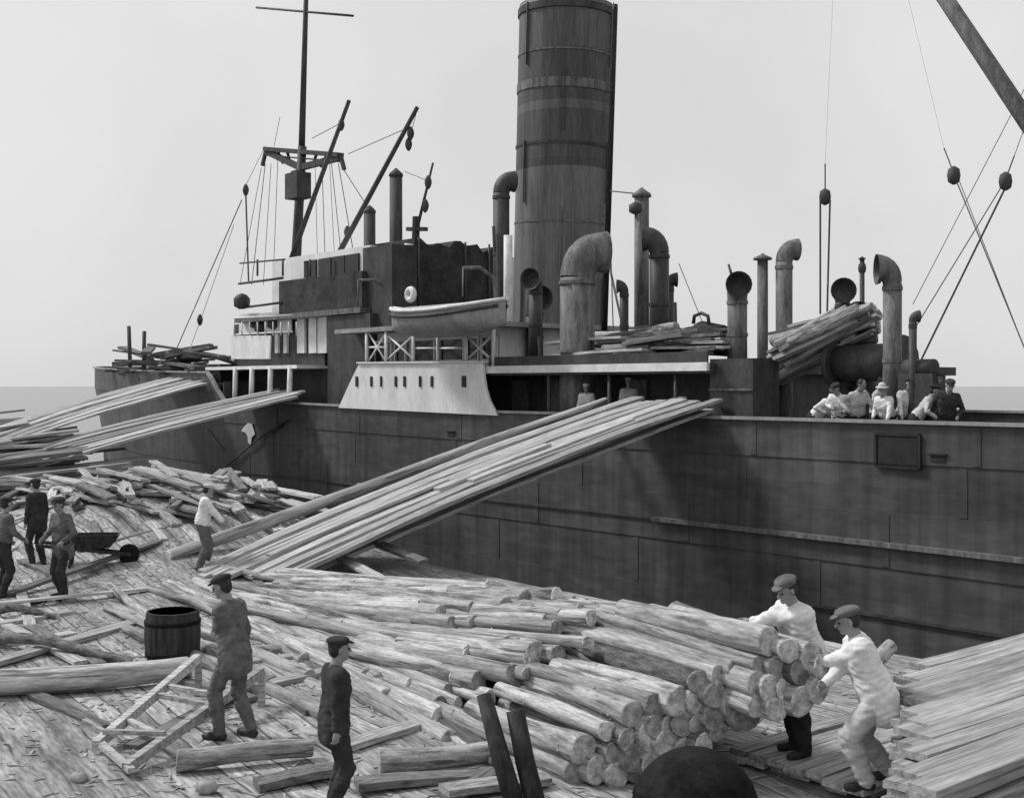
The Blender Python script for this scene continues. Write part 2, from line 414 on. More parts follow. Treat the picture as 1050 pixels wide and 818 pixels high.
# ------------------------------------------------------------------ the pile of pit props in the foreground
LD = Vector((-.475, .88, 0)).normalized()                  # direction from the near cut ends to the far ends
def prop_key():
    return 'bark_prop_%d' % random.randrange(3) if random.random() < .08 else 'prop_%d' % random.randrange(6)
ENDS = [(790, 659), (781, 680), (804, 684), (813, 667), (822, 690), (834, 670), (760, 682), (777, 701), (794, 707), (809, 707), (846, 683),
        (842, 710), (800, 728), (825, 716), (739, 690), (720, 701), (754, 722), (737, 712), (714, 719), (780, 722), (650, 735), (673, 724), (695, 722), (706, 740),
        (693, 747), (718, 745), (737, 752), (684, 765), (667, 754), (644, 757), (625, 750), (657, 776), (704, 770), (722, 768), (634, 775), (674, 787), (692, 786),
        (614, 787), (598, 771), (653, 796), (632, 797), (612, 806), (735, 731), (762, 703), (768, 737), (672, 742), (590, 793)]
for px, py in ENDS:
    Y = 11.45 if px < 775 else 11.2
    e = at(px, py, Y+random.uniform(-.045, .045)); e.z = max(e.z, .1)
    x = e.x
    yaw = random.uniform(-.05, .05)+(.14*(1.2-x) if x < 1.2 else 0)
    d = Matrix.Rotation(yaw, 3, 'Z') @ LD; d.z = random.uniform(-.035, .01)
    timber('pit_prop', prop_key(), e, e+d*random.uniform(2.05, 2.5),
           'short peeled log stacked with its sawn end facing forward in the foreground pile',
           'log', 'round logs of the foreground pile', random.choice((.64, .74, .8, .86, .94))*random.uniform(.95, 1.05), random.uniform(0, 6))
for i in range(26):                                        # set back underneath, in the shade
    x = random.uniform(1.3, 2.35); z = random.uniform(.1, .85)
    e = Vector((x, random.uniform(12.4, 12.9)+.3*(.9-z), z)); d = LD.copy()
    timber('pit_prop', prop_key(), e, e+d*2.2, 'log set back low in the shade under the right side of the foreground pile', 'log',
           'logs set back under the pile', random.uniform(.8, 1), random.uniform(0, 6))
# the long heap of logs and poles running back behind the pile
CD = Vector((.88, .475, 0))
def surf(x, y):
    c = x*CD.x+y*CD.y; t = max(0, min(1, (c-5.35)/1.85)); t = t*t*(3-2*t)
    f = max(0, min(1, (y-14.5)/8.0))
    return max(gh(x, y)+.07, (1.18-.80*f)*t)
for i in range(330):
    y = random.uniform(13.0, 22.5); low = random.random() < .2
    c_ = random.uniform(4.1, 5.9) if low else random.uniform(5.3, 7.35)
    x = (c_-y*CD.y)/CD.x
    thick = y < 16.5 and random.random() < (.1 if low else .45)
    if low and y < 16: continue
    ln = random.uniform(2.6, 3.4) if thick else random.uniform(4.6, 7.2)
    yaw = random.gauss(.10, .018)+.05*(c_-6.4)+(.16 if low and random.random() < .6 else 0)
    d = Matrix.Rotation(yaw, 3, 'Z') @ LD
    a = Vector((x, y, 0))-d*ln/2; b = Vector((x, y, 0))+d*ln/2
    if (b.y > 22.3 and b.x < -2.2) or b.y > 25.5 or a.y < 12.75 or b.dot(N) > QUAY-.4: continue
    lay_ = random.choice((0, 0, -.17))
    a.z = surf(a.x, a.y)+random.uniform(-.06, .0)+lay_*.7; b.z = surf(b.x, b.y)+random.uniform(-.05, .015)+lay_*.7
    if thick:
        timber('pit_prop', prop_key(), a, b, 'short round log lying in the long heap behind the foreground pile', 'log',
               'logs of the long heap', random.uniform(.55, .82), random.uniform(0, 6))
    else:
        timber('timber_pole', 'bark_pole' if random.random() < .1 else 'pole_%d' % random.randrange(4), a, b,
               'long thin peeled pole lying in the long heap behind the foreground pile', 'pole', 'poles of the long heap', random.uniform(.65, 1.15), random.uniform(0, 6))
# logs one can pick out
def single(name, key, p1, p2, r, label, cat='log', group=None):
    return timber(name, key, p1, p2, label, cat, group, r, 0.0 if 'board' in key else 1.0)
single('peeled_log', 'prop_1', gz(-60, 705, .17), gz(196, 681, .2), 1.12, 'thick pale log lying across the left foreground, its right end by the wooden frame')
single('peeled_log', 'prop_3', gz(398, 690, .12), gz(452, 727, .12), .85, 'short stub of log lying alone on open ground right of the boy')
single('peeled_log', 'prop_2', gz(180, 778, .1), gz(322, 768, .1), .66, 'thin pale log on the ground just left of the boy and below the wooden frame')
single('peeled_log', 'prop_4', gz(388, 779, .11), gz(505, 771, .11), .78, 'pale log lying across the ground just right of the boy')
single('peeled_log', 'prop_5', gz(430, 703, .1), gz(545, 703, .16), .75, 'log poking out level from under the left edge of the log pile')
single('peeled_log', 'prop_5', at(880, 690, 12.6), at(914, 664, 13.3), .6, 'thin log end sticking up behind the stooping man in white')
single('dark_pole', 'bark_pole', gz(-40, 652, .12), gz(134, 671, .12), .9, 'dark bark-covered pole lying across the ground at the left edge', 'pole')
single('dark_pole', 'bark_pole', gz(-20, 626, .1), gz(60, 628, .1), .8, 'dark pole lying on the ground behind the man at left', 'pole')
single('peeled_pole', 'pole_1', gz(255, 668, .12), gz(325, 664, .12), .75, 'short pole on the ground just right of the man by the wooden frame', 'pole')
single('peeled_pole', 'pole_2', gz(316, 594, .2), gz(478, 652, .25), 1.0, 'long pale pole running from the gangway foot towards the log pile', 'pole')
single('peeled_pole', 'pole_0', gz(205, 578, .3), gz(318, 600, .2), .8, 'pole lying crosswise under the foot of the main gangway', 'pole')
single('flat_board', 'dark_board_1', gz(262, 802, .05), gz(350, 790, .05), 1.3, 'dark board on the ground touching the boy\'s left side', 'board')
single('flat_board', 'dark_board_2', gz(365, 806, .05), gz(500, 792, .05), 1.2, 'dark board on the ground right of the boy, nearest the bottom edge', 'board')
single('flat_board', 'board_3', gz(455, 812, .1), gz(560, 795, .1), 1.1, 'pale board on the ground at the foot of the leaning dark posts', 'board')
single('flat_board', 'dark_board_0', gz(270, 700, .05), gz(320, 730, .05), .9, 'dark board end slanting on the ground between the frame and the boy', 'board')

# dark leaning posts at the pile's left corner
pe = empty('leaning_stake', gz(520, 812, 0), 'pair of dark crossed stakes leaning at the left foot of the log pile', 'stake')
def part_world(mb, name, mat, parent):
    inv = Matrix.Translation(-parent.location)
    mb.v = [inv @ v for v in mb.v]
    return mb.build(name, mat, parent)
part_world(MB().tube([at(496, 712, 11.1), at(512, 772, 10.9), at(530, 832, 10.75)], [.07, .085, .09], 9), 'stake', M['dark_stake'], pe)
part_world(MB().tube([at(528, 728, 11.05), at(538, 780, 10.95), at(552, 836, 10.8)], [.085, .09, .095], 9), 'stake', M['dark_stake'], pe)

# ------------------------------------------------------------------ board stacks
def board_in_stack(base, dl, dw, ln, j, k, w, h, label, group, key='board', jit=.04):
    off = dl*random.uniform(-jit*4, jit*4)
    a = base+dw*(j*w+random.uniform(-.012, .012))+off+Vector((0, 0, k*h+random.uniform(-.003, .004)+.06))
    timber('stacked_board', '%s_%d' % (key, random.randrange(4 if key == 'long_board' else 5)), a, a+dl*ln, label, 'board', group, 1.0)
st0 = gz(908, 692, 1.0); st0.z = -.03
for k in range(16):
    for j in range(10):
        if k < 12 and j not in (0, 3, 6, 9): continue
        w0 = st0-N*(1.60*j*.225-.56)+U*.1
        board_in_stack(w0, N, -U, 5.4+1.5*j*.225, j, k, .225, .062, 'sawn board in the broad flat stack at right running towards the ship', 'boards of the right stack', key='deal', jit=.05)
st1 = st0-U*2.62-N*3.3
for k in range(12):
    for j in range(5):
        if k < 9 and j not in (0, 2, 4): continue
        board_in_stack(st1-N*(1.2*j*.225), N, -U, 5.0, j, k, .225, .062, 'sawn board in the lower stack at the bottom right corner', 'boards of the corner stack', key='deal', jit=.05)
# low platform of boards reaching out under the overhang of the log pile and the two men
pf = gz(752, 770, .13); pf.z = 0
for k in range(2):
    for j in range(7):
        ex = random.uniform(-.18, .12); a = pf-U*(j*.232+random.uniform(-.01, .01))-N*ex; a.z = .035+k*.06+random.uniform(0, .006)
        timber('platform_board', 'board_%d' % random.randrange(5), a, a+N*(random.uniform(2.6, 2.9)+ex), 'pale board of the low platform under the two men in white', 'board', 'boards of the low platform by the men in white', 1.0)

# jumble of boards on the middle left
lab = 'board thrown in the loose heap of boards beside the ship on the left'
for i in range(140):
    s = random.gauss(29.5, 3.4); p = random.uniform(10.6, 14.6)
    v = qw(s, p); ang = random.gauss(0, .33); d = Matrix.Rotation(ang, 3, 'Z') @ LD
    ln = random.uniform(1.6, 4.5); z = gh(v.x, v.y)+random.uniform(.03, .38)
    a = Vector((v.x, v.y, z))-d*ln/2; b = Vector((v.x, v.y, z))+d*ln/2
    if b.dot(N) > QUAY+.3: continue
    a.z = max(gh(a.x, a.y)+.04, z+random.uniform(-.2, .12)); b.z = max(gh(b.x, b.y)+.04, z+random.uniform(-.15, .2))
    key = 'dark_board_%d' % random.randrange(3) if random.random() < .22 else 'board_%d' % random.randrange(5)
    timber('heap_board', key, a, b, lab, 'board', 'boards of the left heap', random.uniform(.8, 1.3), random.gauss(0, .15))
# boards flat on the ground across the open yard
for i in range(46):
    s = random.uniform(8, 30); p = random.uniform(4.5, 11.5)
    v = qw(s, p)
    if v.y < 10.2 or v.x > .4-(v.y-11)*.3: continue
    ang = random.choice((random.gauss(.1, .2), random.gauss(-1.15, .25))); d = Matrix.Rotation(ang, 3, 'Z') @ LD
    ln = random.uniform(1.4, 4.2); a = v-d*ln/2; b = v+d*ln/2
    a.z = gh(a.x, a.y)+.035; b.z = gh(b.x, b.y)+.035
    key = 'dark_board_%d' % random.randrange(3) if random.random() < .3 else 'board_%d' % random.randrange(5)
    timber('stray_board', key, a, b, 'stray board lying flat on the open ground of the yard', 'board', 'stray boards on the ground', random.uniform(.7, 1.1))
# tall stacks beyond, at the left edge of the picture
lab = 'long board in the tall stacks at the far left edge beside the ship'
for q, (s0, p0, top) in enumerate(((36, 9.3, 7), (38, 9.9, 10), (41, 9.6, 13), (44.5, 9.6, 16))):
    for k in range(top):
        for j in range(5):
            if k < top-4 and 0 < j < 4: continue
            a = qw(s0+j*.55+random.uniform(-.1, .1), p0+random.uniform(-.5, .5), .1+k*.13)
            d = (N*.93+U*random.uniform(.15, .32)).normalized()
            b = a+d*random.uniform(4.6, 5.8)
            timber('stack_board', 'board_%d' % random.randrange(5) if random.random() < .9 else 'dark_board_%d' % random.randrange(3), a, b, lab, 'board', 'boards of the far left stacks', random.uniform(1.2, 2.0))

for i in range(60):
    s0 = random.uniform(37, 49); p0 = random.uniform(7.5, 10.5); t = (s0-37)/12
    a = qw(s0, p0, .75+1.5*t*random.uniform(.6, 1)+random.uniform(0, .2)); d = (N+U*random.uniform(-.05, .12)).normalized()
    b = a+d*random.uniform(5, 7); b.z = a.z+random.uniform(.15, .75)
    timber('stack_board', 'board_%d' % random.randrange(5) if random.random() < .8 else 'dark_board_%d' % random.randrange(3), a, b, 'rough board sloping upward on top of the timber at the far left edge', 'board',
           'sloping boards at the far left', random.uniform(1.2, 1.9), random.gauss(0, .1))

for i in range(34):
    s0 = random.uniform(33, 45); p0 = random.uniform(10.5, 14.2); v = qw(s0, p0, .7+1.3*max(0, (s0-35)/10)*random.random()+random.uniform(0, .3))
    d = (N*random.uniform(.5, 1)+U*random.uniform(-.55, .55)).normalized()*random.uniform(.8, 2.0); d.z = random.uniform(-.25, .3)
    timber('broken_board', 'dark_board_%d' % (i % 3) if i % 5 < 3 else 'board_%d' % (i % 5), v-d, v+d, 'rough odd board thrown crosswise among the timber below the left gangways', 'board', 'odd boards below the left gangways', random.uniform(1.0, 1.6), random.gauss(0, .3))

# ------------------------------------------------------------------ gangways
def gangway(low_pts, up_pts, count, label, group, sag=.25, thick=1.0, key='long_board', name='gangway_plank'):
    for i in range(count):
        t = i/(count-1)
        a = low_pts[0].lerp(low_pts[1], t); b = up_pts[0].lerp(up_pts[1], t)
        ext = random.uniform(-.45, .3); d = (b-a).normalized()
        a = a+d*ext*.8; b = b+d*ext
        zj = random.uniform(0, .045)+.03*(i % 2)
        a.z += zj; b.z += zj
        me = MESH['%s_%d' % (key, i % 4)]
        m = MB(); R = frame_x(b-a); ln = (b-a).length; c = (a+b)/2; w = .31*thick*random.uniform(.9, 1.1); h = .075
        rings = []; k = 14
        for q in range(k+1):
            x = -ln/2+ln*q/k; dz = sag*(1-(2*x/ln)**2)+.012*math.sin(x*1.3+i)
            rings.append([Vector((x, y, z+dz)) for y, z in ((-w/2, -h/2), (w/2, -h/2), (w/2, h/2), (-w/2, h/2))])
        fs = [(q*4+j, q*4+(j+1) % 4, q*4+4+(j+1) % 4, q*4+4+j) for q in range(k) for j in range(4)]+[(0, 1, 2, 3), (k*4, k*4+1, k*4+2, k*4+3)]
        m.add([v for r in rings for v in r], fs)
        o = m.build(name, M['board']); lay(o, a, b)
        tag(o, label, 'plank', group)
main_up = (sw(*sp(656, 408, .4)), sw(*sp(738, 412, .3)))
main_lo = (gz(208, 585, .22), gz(296, 593, .2))
gangway(main_lo, main_up, 12, 'plank of the wide gangway sloping from the yard up to the ship amidships', 'planks of the main gangway', .16)
lo2 = (gz(276, 590, .02), gz(300, 594, .02)); up2 = (sw(*sp(690, 424, .25)), sw(*sp(727, 421, .25)))
gangway(lo2, up2, 3, 'lower plank carried under the right edge of the wide main gangway', 'under-planks of the main gangway', .10)
for i in range(3):
    t = random.uniform(.05, .95); k0 = random.uniform(.02, .5); k1 = k0+random.uniform(.25, .5)
    A_ = main_lo[0].lerp(main_lo[1], t); B_ = main_up[0].lerp(main_up[1], min(1, max(0, t+random.uniform(-.1, .1))))
    a = A_.lerp(B_, k0); b = A_.lerp(B_, k1)
    a.z += .14+.16*(1-(2*k0-1)**2); b.z += .14+.16*(1-(2*k1-1)**2)
    timber('loose_plank', 'board_%d' % (i % 5), a, b, 'shorter rough plank laid loose on top of the wide main gangway', 'plank', 'loose planks on the main gangway', random.uniform(.9, 1.2))
timber('gangway_pole', 'pole_2', gz(168, 572, .35), sw(*sp(622, 411, .3)), 'long round pole laid up to the ship along the left edge of the main gangway', 'pole', None, 1.45)
lo = (gz(-45, 478, 1.0), gz(-30, 500, .6)); up = (sw(*sp(282, 401, .9)), sw(*sp(314, 405, .2)))
gangway(lo, up, 9, 'plank of the second gangway rising to the ship ahead of the bridge', 'planks of the second gangway', .1, 1.35)
lo = (gz(-45, 455, 1.75), gz(-40, 472, 1.25)); up = (sw(*sp(192, 384, 1.2)), sw(*sp(216, 392, .2)))
gangway(lo, up, 9, 'plank of the farthest gangway rising to the forward deck at left', 'planks of the farthest gangway', .12, 1.5)

# ------------------------------------------------------------------ tub, frame, drum, stones
b0 = gz(177, 676, 0)
tb = empty('dark_tub', b0, 'dark tarred tub standing on the ground behind the thick log at left', 'tub')
tb_h = .66
m = MB(); prof = [(.33, 0), (.36, .15), (.372, .33), (.365, .5), (.345, tb_h), (.31, tb_h), (.31, tb_h-.05)]
m.lathe((0, 0, 0), prof, 22, smooth=False); m.build('barrel_body', M['tub'], tb)
for h, r in ((.1, .356), (.52, .368)):
    m = MB(); m.lathe((0, 0, 0), [(r-.01, h-.025), (r+.006, h-.025), (r+.006, h+.025), (r-.01, h+.025)], 24); m.build('hoop', M['iron'], tb)

wp = stand(92, 580); wb = empty('wheelbarrow', wp, 'dark wheelbarrow standing between the men at left and the board heap', 'wheelbarrow', math.radians(15))
m = MB(); vs = [Vector(v) for v in ((-.38, -.22, .32), (.38, -.2, .36), (.38, .2, .36), (-.38, .22, .32), (-.46, -.3, .62), (.56, -.27, .6), (.56, .27, .6), (-.46, .3, .62))]
iv = [v*.9+Vector((0, 0, .05)) for v in vs[:4]]+[v*.94+Vector((0, 0, .038)) for v in vs[4:]]
m.add(vs, [(0, 3, 2, 1), (0, 1, 5, 4), (1, 2, 6, 5), (2, 3, 7, 6), (3, 0, 4, 7)]); m.add(iv, [(0, 1, 2, 3), (0, 4, 5, 1), (1, 5, 6, 2), (2, 6, 7, 3), (3, 7, 4, 0)])
m.add([v for p_ in zip(vs[4:], iv[4:]) for v in p_], [(0, 1, 3, 2), (2, 3, 5, 4), (4, 5, 7, 6), (6, 7, 1, 0)]); m.build('tray', M['tub'], wb)
m = MB(); m.lathe((.72, -.035, .2), [(.03, -.02), (.19, 0), (.2, .01), (.2, .06), (.19, .07), (.03, .09)], 20, 0, Vector((0, 1, 0))); m.build('wheel', M['iron'], wb)
for sy in (-1, 1):
    m = MB(); m.beam((.76, sy*.09, .2), (-.95, sy*.3, .46), .05, .06); m.build('handle', M['dark_stake'], wb)
    m = MB(); m.beam((-.35, sy*.24, 0), (-.3, sy*.22, .36), .05, .05); m.build('leg', M['dark_stake'], wb)

fr = empty('wooden_hand_barrow', gz(180, 735, 0), 'pale wooden ladder-like frame propped on the ground before the dark tub', 'hand barrow')
RA0, RA1 = gz(268, 688, .42), gz(129, 787, .07)
LA0, LA1 = gz(203, 674, .45), gz(98, 764, .10)
part_world(MB().beam(RA0, RA1, .085, .10), 'rail', M['board'], fr)
part_world(MB().beam(LA0, LA1, .085, .10), 'rail', M['board'], fr)
def rung(t0, t1, w=.07, name='crossbar', ex=0.0):
    a = LA0.lerp(LA1, t0); b = RA0.lerp(RA1, t1); d = (b-a).normalized()
    part_world(MB().beam(a-d*ex, b+d*ex, w, .05), name, M['board'], fr)
up_ = Vector((0, 0, .07))
for t0, t1, ex in ((.36, .30, .06), (.46, .40, .0), (.74, .74, .0), (.97, .99, .12)): rung(t0, t1, ex=ex)
a = LA0.lerp(LA1, .9); part_world(MB().beam(a, a+Vector((-.28, .1, .12)), .06, .06), 'handle', M['board'], fr)
a = RA0.lerp(RA1, .75); b = LA0.lerp(LA1, .93); part_world(MB().beam(a+up_, b+up_, .06, .045), 'brace', M['board'], fr)
for P in (RA0, LA0):
    q = P.copy(); q.z = .0; part_world(MB().beam(q+Vector((0, .02, 0)), P+Vector((0, .02, 0)), .07, .07), 'leg', M['board'], fr)

bc = at(713, 834, 9.3); br_ = .485
be = empty('iron_buoy', (bc.x, bc.y, 0), 'large black round iron buoy at the bottom edge before the sawn log ends', 'buoy')
m = MB(); o_ = Vector((0, 0, br_)); K = 22; J = 36; vs = []
for i in range(K+1):
    t = PI*i/K
    for j in range(J):
        a = 2*PI*j/J; vs.append(o_+Vector((br_*math.sin(t)*math.cos(a), br_*math.sin(t)*math.sin(a), br_*math.cos(t))))
m.add(vs, [(i*J+j, i*J+(j+1) % J, (i+1)*J+(j+1) % J, (i+1)*J+j) for i in range(K) for j in range(J)], 0, True)
m.build('buoy_body', M['iron'], be)
m = MB(); ax = Vector((.35, .2, .9)).normalized()
m.lathe(o_-ax*.04, [(br_-.01, 0), (br_+.007, .004), (br_+.007, .076), (br_-.01, .08)], 40, 0, ax); m.build('seam_band', M['iron'], be)
for (px, py, r, nm) in ((212, 806, .09, 'pale rounded stone on the ground below the thin log, left of the boy'), (81, 797, .07, 'small pale stone near the lower left corner, beside the wooden frame')):
    p = gz(px, py, r*.6); m = MB()
    vs = []; K = 8; J = 12
    rr = random.Random(px)
    for i in range(K+1):
        for j in range(J):
            t = PI*i/K; a = 2*PI*j/J; q = r*(1+rr.uniform(-.12, .12))
            vs.append(p+Vector((q*1.2*math.sin(t)*math.cos(a), q*math.sin(t)*math.sin(a), q*.8*math.cos(t))))
    m.add(vs, [(i*J+j, i*J+(j+1) % J, (i+1)*J+(j+1) % J, (i+1)*J+j) for i in range(K) for j in range(J)], 0, True)
    tag(m.build('stone', M['pale_steel'], None, p), nm, 'stone')

# ------------------------------------------------------------------ the ship
base = sw(S0, N0, Z0)
ship = empty('cargo_ship', base, 'dark-hulled steam cargo ship with one tall funnel, moored along the timber quay', 'ship', rz=math.atan2(U.y, U.x))
BEAM = 11.0; BOW = 69.0; STERN = -24.0
def halfb(s, z):
    f = max(0, min(1, (z+3)/6.5))
    if s > 46:
        t = (s-46)/(BOW-46-2.2*(1-f)); t = min(1, t)
        return BEAM/2*(1-t**(1.75+.75*f))
    if s < -10:
        t = (-10-s)/14.0*(1.25-.25*f); t = min(1, t)
        return BEAM/2*math.sqrt(max(0, 1-t**2.4))
    return BEAM/2
def sheer(s):
    z = 2.93
    if s > 30: z += .25*min(1, (s-30)/18)
    if s > 43.5: z += 1.05*min(1, max(0, (s-43.5)/1.2))+.5*max(0, (s-48)/21)
    if s < 5: z += .15*((5-s)/29)**2
    return z
SL = [-24, -23.5, -22, -19, -15, -10]+[-7+3*i for i in range(17)]+[43.4, 43.9, 44.4, 44.8, 46, 48, 50, 53, 56, 59, 62, 65, 67, 68.3, 69]
hm = MB(); K = len(SL); vs = []
ROWS = [(-3.5, 0), (-2.3, 0), (-2.3, .03), (-1.15, .03), (-1.15, 0), (-.02, 0), (-.02, .03), (1.1, .03), (1.1, 0), (2.12, 0), (2.12, .03), (99, .03)]
for side in (-1, 1):
    for zr, off in ROWS:
        for s in SL:
            z = sheer(s) if zr == 99 else zr+(sheer(s)-2.93)*max(0, (zr+3.5)/6.5)
            vs.append(L(s, N0+side*(halfb(s, z)-.03+off), z))
J = len(ROWS); fs = []
for b in (0, 1):
    o = b*J*K
    fs += [(o+j*K+i, o+j*K+i+1, o+(j+1)*K+i+1, o+(j+1)*K+i) for j in range(J-1) for i in range(K-1)]
hm.add(vs, fs, 0, False)
for q, (za, zb_, nf) in enumerate(((1.13, 2.09, .03), (.01, 1.07, 0.0), (-1.12, -.05, .03), (2.15, 2.88, 0.0))):
    s = -9.0+1.7*q
    while s < 44:
        hm.box(s, s+.16, nf-.014, nf+.01, za, zb_, 0, lambda v: L(v.x, v.y, v.z)); s += 5.4
    s = -9.0
ho = hm.build('hull', M['hull'], ship, fix=False)
# rail cap along the top edge, deck, inner bulwark
for nm, side in (('rail_cap', -1), ('rail_cap', 1)):
    m = MB(); pv = None
    for s0, s1 in zip(SL, SL[1:]):
        z0, z1 = sheer(s0), sheer(s1)
        a = L(s0, N0+side*halfb(s0, z0), z0+.03); b = L(s1, N0+side*halfb(s1, z1), z1+.03)
        if (b-a).length > .05: m.beam(a, b, .16, .07)
    m.build(nm, M['pale_steel'], ship)
def deck(name, s0, s1, z, mat='deck', inset=.06):
    sl = [s for s in SL if s0 < s < s1]; sl = [s0]+sl+[s1]; m = MB(); vs = []
    for s in sl:
        h = max(.02, halfb(s, z)-inset); vs += [L(s, N0-h, z), L(s, N0+h, z)]
    m.add(vs, [(2*i, 2*i+2, 2*i+3, 2*i+1) for i in range(len(sl)-1)])
    return m.build(name, M[mat], ship)
deck('main_deck', -23.5, 43.6, 2.15); deck('forecastle_deck', 43.6, 68.6, 3.85)
m = MB(); m.box(0, 1, 0, 1, 0, 1, 0, lambda v: L(43.6+.08*v.x, .1+10.8*v.y, 2.15+1.7*v.z)); m.build('forecastle_bulkhead', M['dark_steel'], ship)
# rubbing strakes
m = MB(); m.beam(L(-14, -.06, .46), L(20.8, -.06, .46), .14, .10); m.build('rubbing_strake', M['grey_steel'], ship)
m = MB(); m.beam(L(-14, -.03, -1.0), L(17, -.03, -1.0), .07, .07); m.build('lower_strake', M['dark_steel'], ship)
m = MB(); m.beam(L(20.8, -.03, .46), L(44, -.03, .46), .05, .05); m.build('plate_seam', M['dark_steel'], ship)
for i, s in enumerate((3, 8.5, 13.2, 23, 29, 39)):
    m = MB(); m.box(s-.16, s+.16, -.02, .012, 2.2, 2.32, 0, lambda v: L(v.x, v.y, v.z)); m.box(s-.2, s+.2, -.05, .012, 2.33, 2.36, 0, lambda v: L(v.x, v.y, v.z)); m.build('scupper', M['black'], ship)
# closed port on the side
s, n, z = sp(921, 462, 0)
m = MB()
for a, b in (((-.5, .33), (.5, .33)), ((-.5, -.33), (.5, -.33)), ((-.5, -.33), (-.5, .33)), ((.5, -.33), (.5, .33))):
    m.beam(L(s+a[0], -.02, z+a[1]), L(s+b[0], -.02, z+b[1]), .08, .06)
m.box(-.45, .45, -.02, .02, -.28, .28, 0, lambda v: L(s+v.x, -.02+v.y, z+v.z)); m.build('loading_port', M['black'], ship)
# splash of old pale paint where the chain rubbed, near the second gangway
s, n, z = sp(256, 442, 0); m = MB()
pp = [(-.45, -.1), (-.2, .28), (.1, .3), (.4, .15), (.62, -.02), (.3, -.05), (.12, -.2), (.1, -.42), (-.1, -.5), (-.22, -.2)]
m.prism([L(s+a, -.012, z+b) for a, b in pp], (0, .01, 0)); m.build('paint_patch', M['hull_white'], ship)
m = MB(); m.tube([L(*sp(295, 430, -.05)), L(*sp(262, 452, -.08)), L(*sp(232, 478, -.12)), L(*sp(208, 500, -.2))], .035, 6); m.build('mooring_line', M['rope'], ship)

def ship_box(name, mat, s0, s1, n0, n1, z0, z1, parent=None, rel=None, bevel=0):
    m = MB(); m.box(s0, s1, n0, n1, z0, z1, 0, lambda v: L(v.x, v.y, v.z)); return m.build(name, M[mat], parent or ship)

# white side plating amidships with its row of slots
pts = [(370, 373), (497, 372), (498, 384), (500, 398), (504, 411), (512, 426), (430, 422), (349, 418), (356, 402), (363, 387)]
m = MB(); m.prism([L(*sp(x, y, -.02)) for x, y in pts], (0, .07, 0))
wb = m.build('side_plating', M['hull_white'], ship)
for px, w in ((367, .06), (382, .05), (392, .04), (407, .05), (416, .05), (432, .05), (444, .05), (477, .09)):
    s, n, z = sp(px, 391, -.06); m = MB()
    m.box(s-w, s+w, -.125, -.09, z-.16, z+.16, 0, lambda v: L(v.x, v.y, v.z)); m.build('slot', M['black'], wb)
# rail cap of the plating
m = MB(); m.beam(L(*sp(368, 372, -.06)), L(*sp(498, 371, -.06)), .2, .05); m.build('plating_rail', M['white_trim'], wb)

# shelter deck amidships: slab, dark casing behind, posts
sA = sp(724, 378, 0)[0]; sB = sp(497, 378, 0)[0]; sC = sp(350, 378, 0)[0]
ship_box('shelter_deck', 'dark_steel', sA, sC-.3, .12, 10.9, 3.98, 4.22)
m = MB(); m.box(sA, sB, .02, .12, 4.04, 4.24, 0, lambda v: L(v.x, v.y, v.z)); m.build('deck_edge', M['white_trim'], ship)
ship_box('engine_casing', 'dark_steel', sA+.4, sC-.5, 1.9, 9.2, 2.15, 3.98)
for px in (560, 622, 690): 
    s, n, z = sp(px, 400, .1); m = MB(); m.tube([L(s, .2, 2.2), L(s, .2, 3.98)], .05, 8); m.build('deck_post', M['dark_steel'], ship)
for px in (534, 575, 655):
    s = n_ = None; s0 = ray_s(px, 1.9)[0]
    m = MB(); m.box(s0-.35, s0+.35, 1.84, 1.9, 2.2, 3.85, 0, lambda v: L(v.x, v.y, v.z)); m.build('casing_door', M['grey_steel'], ship)
# low dark bulwark over the white edge
m = MB(); m.box(sA+.1, sB, .14, .2, 4.22, 4.5, 0, lambda v: L(v.x, v.y, v.z)); m.build('deck_coaming', M['dark_steel'], ship)

# midships house with its boat deck
zt = 5.42
hs0, hs1 = ray_s(512, 1.2)[0], ray_s(376, 1.2)[0]
hou = ship_box('midship_house', 'hull_white', hs0, hs1, 1.2, 7.2, 4.22, zt)
for px, w in ((394, .5), (412, .3), (438, .75), (462, .75), (486, .3), (503, .35)):
    s = ray_s(px, 1.15)[0]
    m = MB(); m.box(s-w, s+w, 1.13, 1.2, 4.45, 5.15, 0, lambda v: L(v.x, v.y, v.z)); f = m.build('window', M['window'], hou)
    m = MB()
    for a, b in (((-w, 4.45), (w, 4.45)), ((-w, 5.15), (w, 5.15)), ((-w, 4.45), (-w, 5.15)), ((w, 4.45), (w, 5.15))):
        m.beam(L(s+a[0], 1.1, a[1]), L(s+b[0], 1.1, b[1]), .08, .07)
    m.build('frame', M['white_trim'], f)
bd = ship_box('boat_deck', 'pale_steel', hs0-.6, hs1+.2, .05, 9.5, zt, zt+.14)
for px in (376, 396, 424, 449, 478, 506):
    s = ray_s(px, .15)[0]; m = MB(); m.tube([L(s, .15, 4.22), L(s, .15, zt)], .055, 8); m.build('stanchion', M['white_trim'], ship)
for (a, b) in (((378, 341), (396, 371)), ((396, 341), (378, 371)), ((398, 368), (424, 344)), ((398, 344), (424, 368)), ((478, 344), (505, 370)), ((505, 344), (478, 370)), ((426, 357), (448, 357)), ((450, 357), (477, 357)), ((376, 356), (396, 356))):
    m = MB(); m.tube([L(*sp(a[0], a[1], .2)), L(*sp(b[0], b[1], .2))], .035, 6); m.build('brace', M['white_trim'], ship)
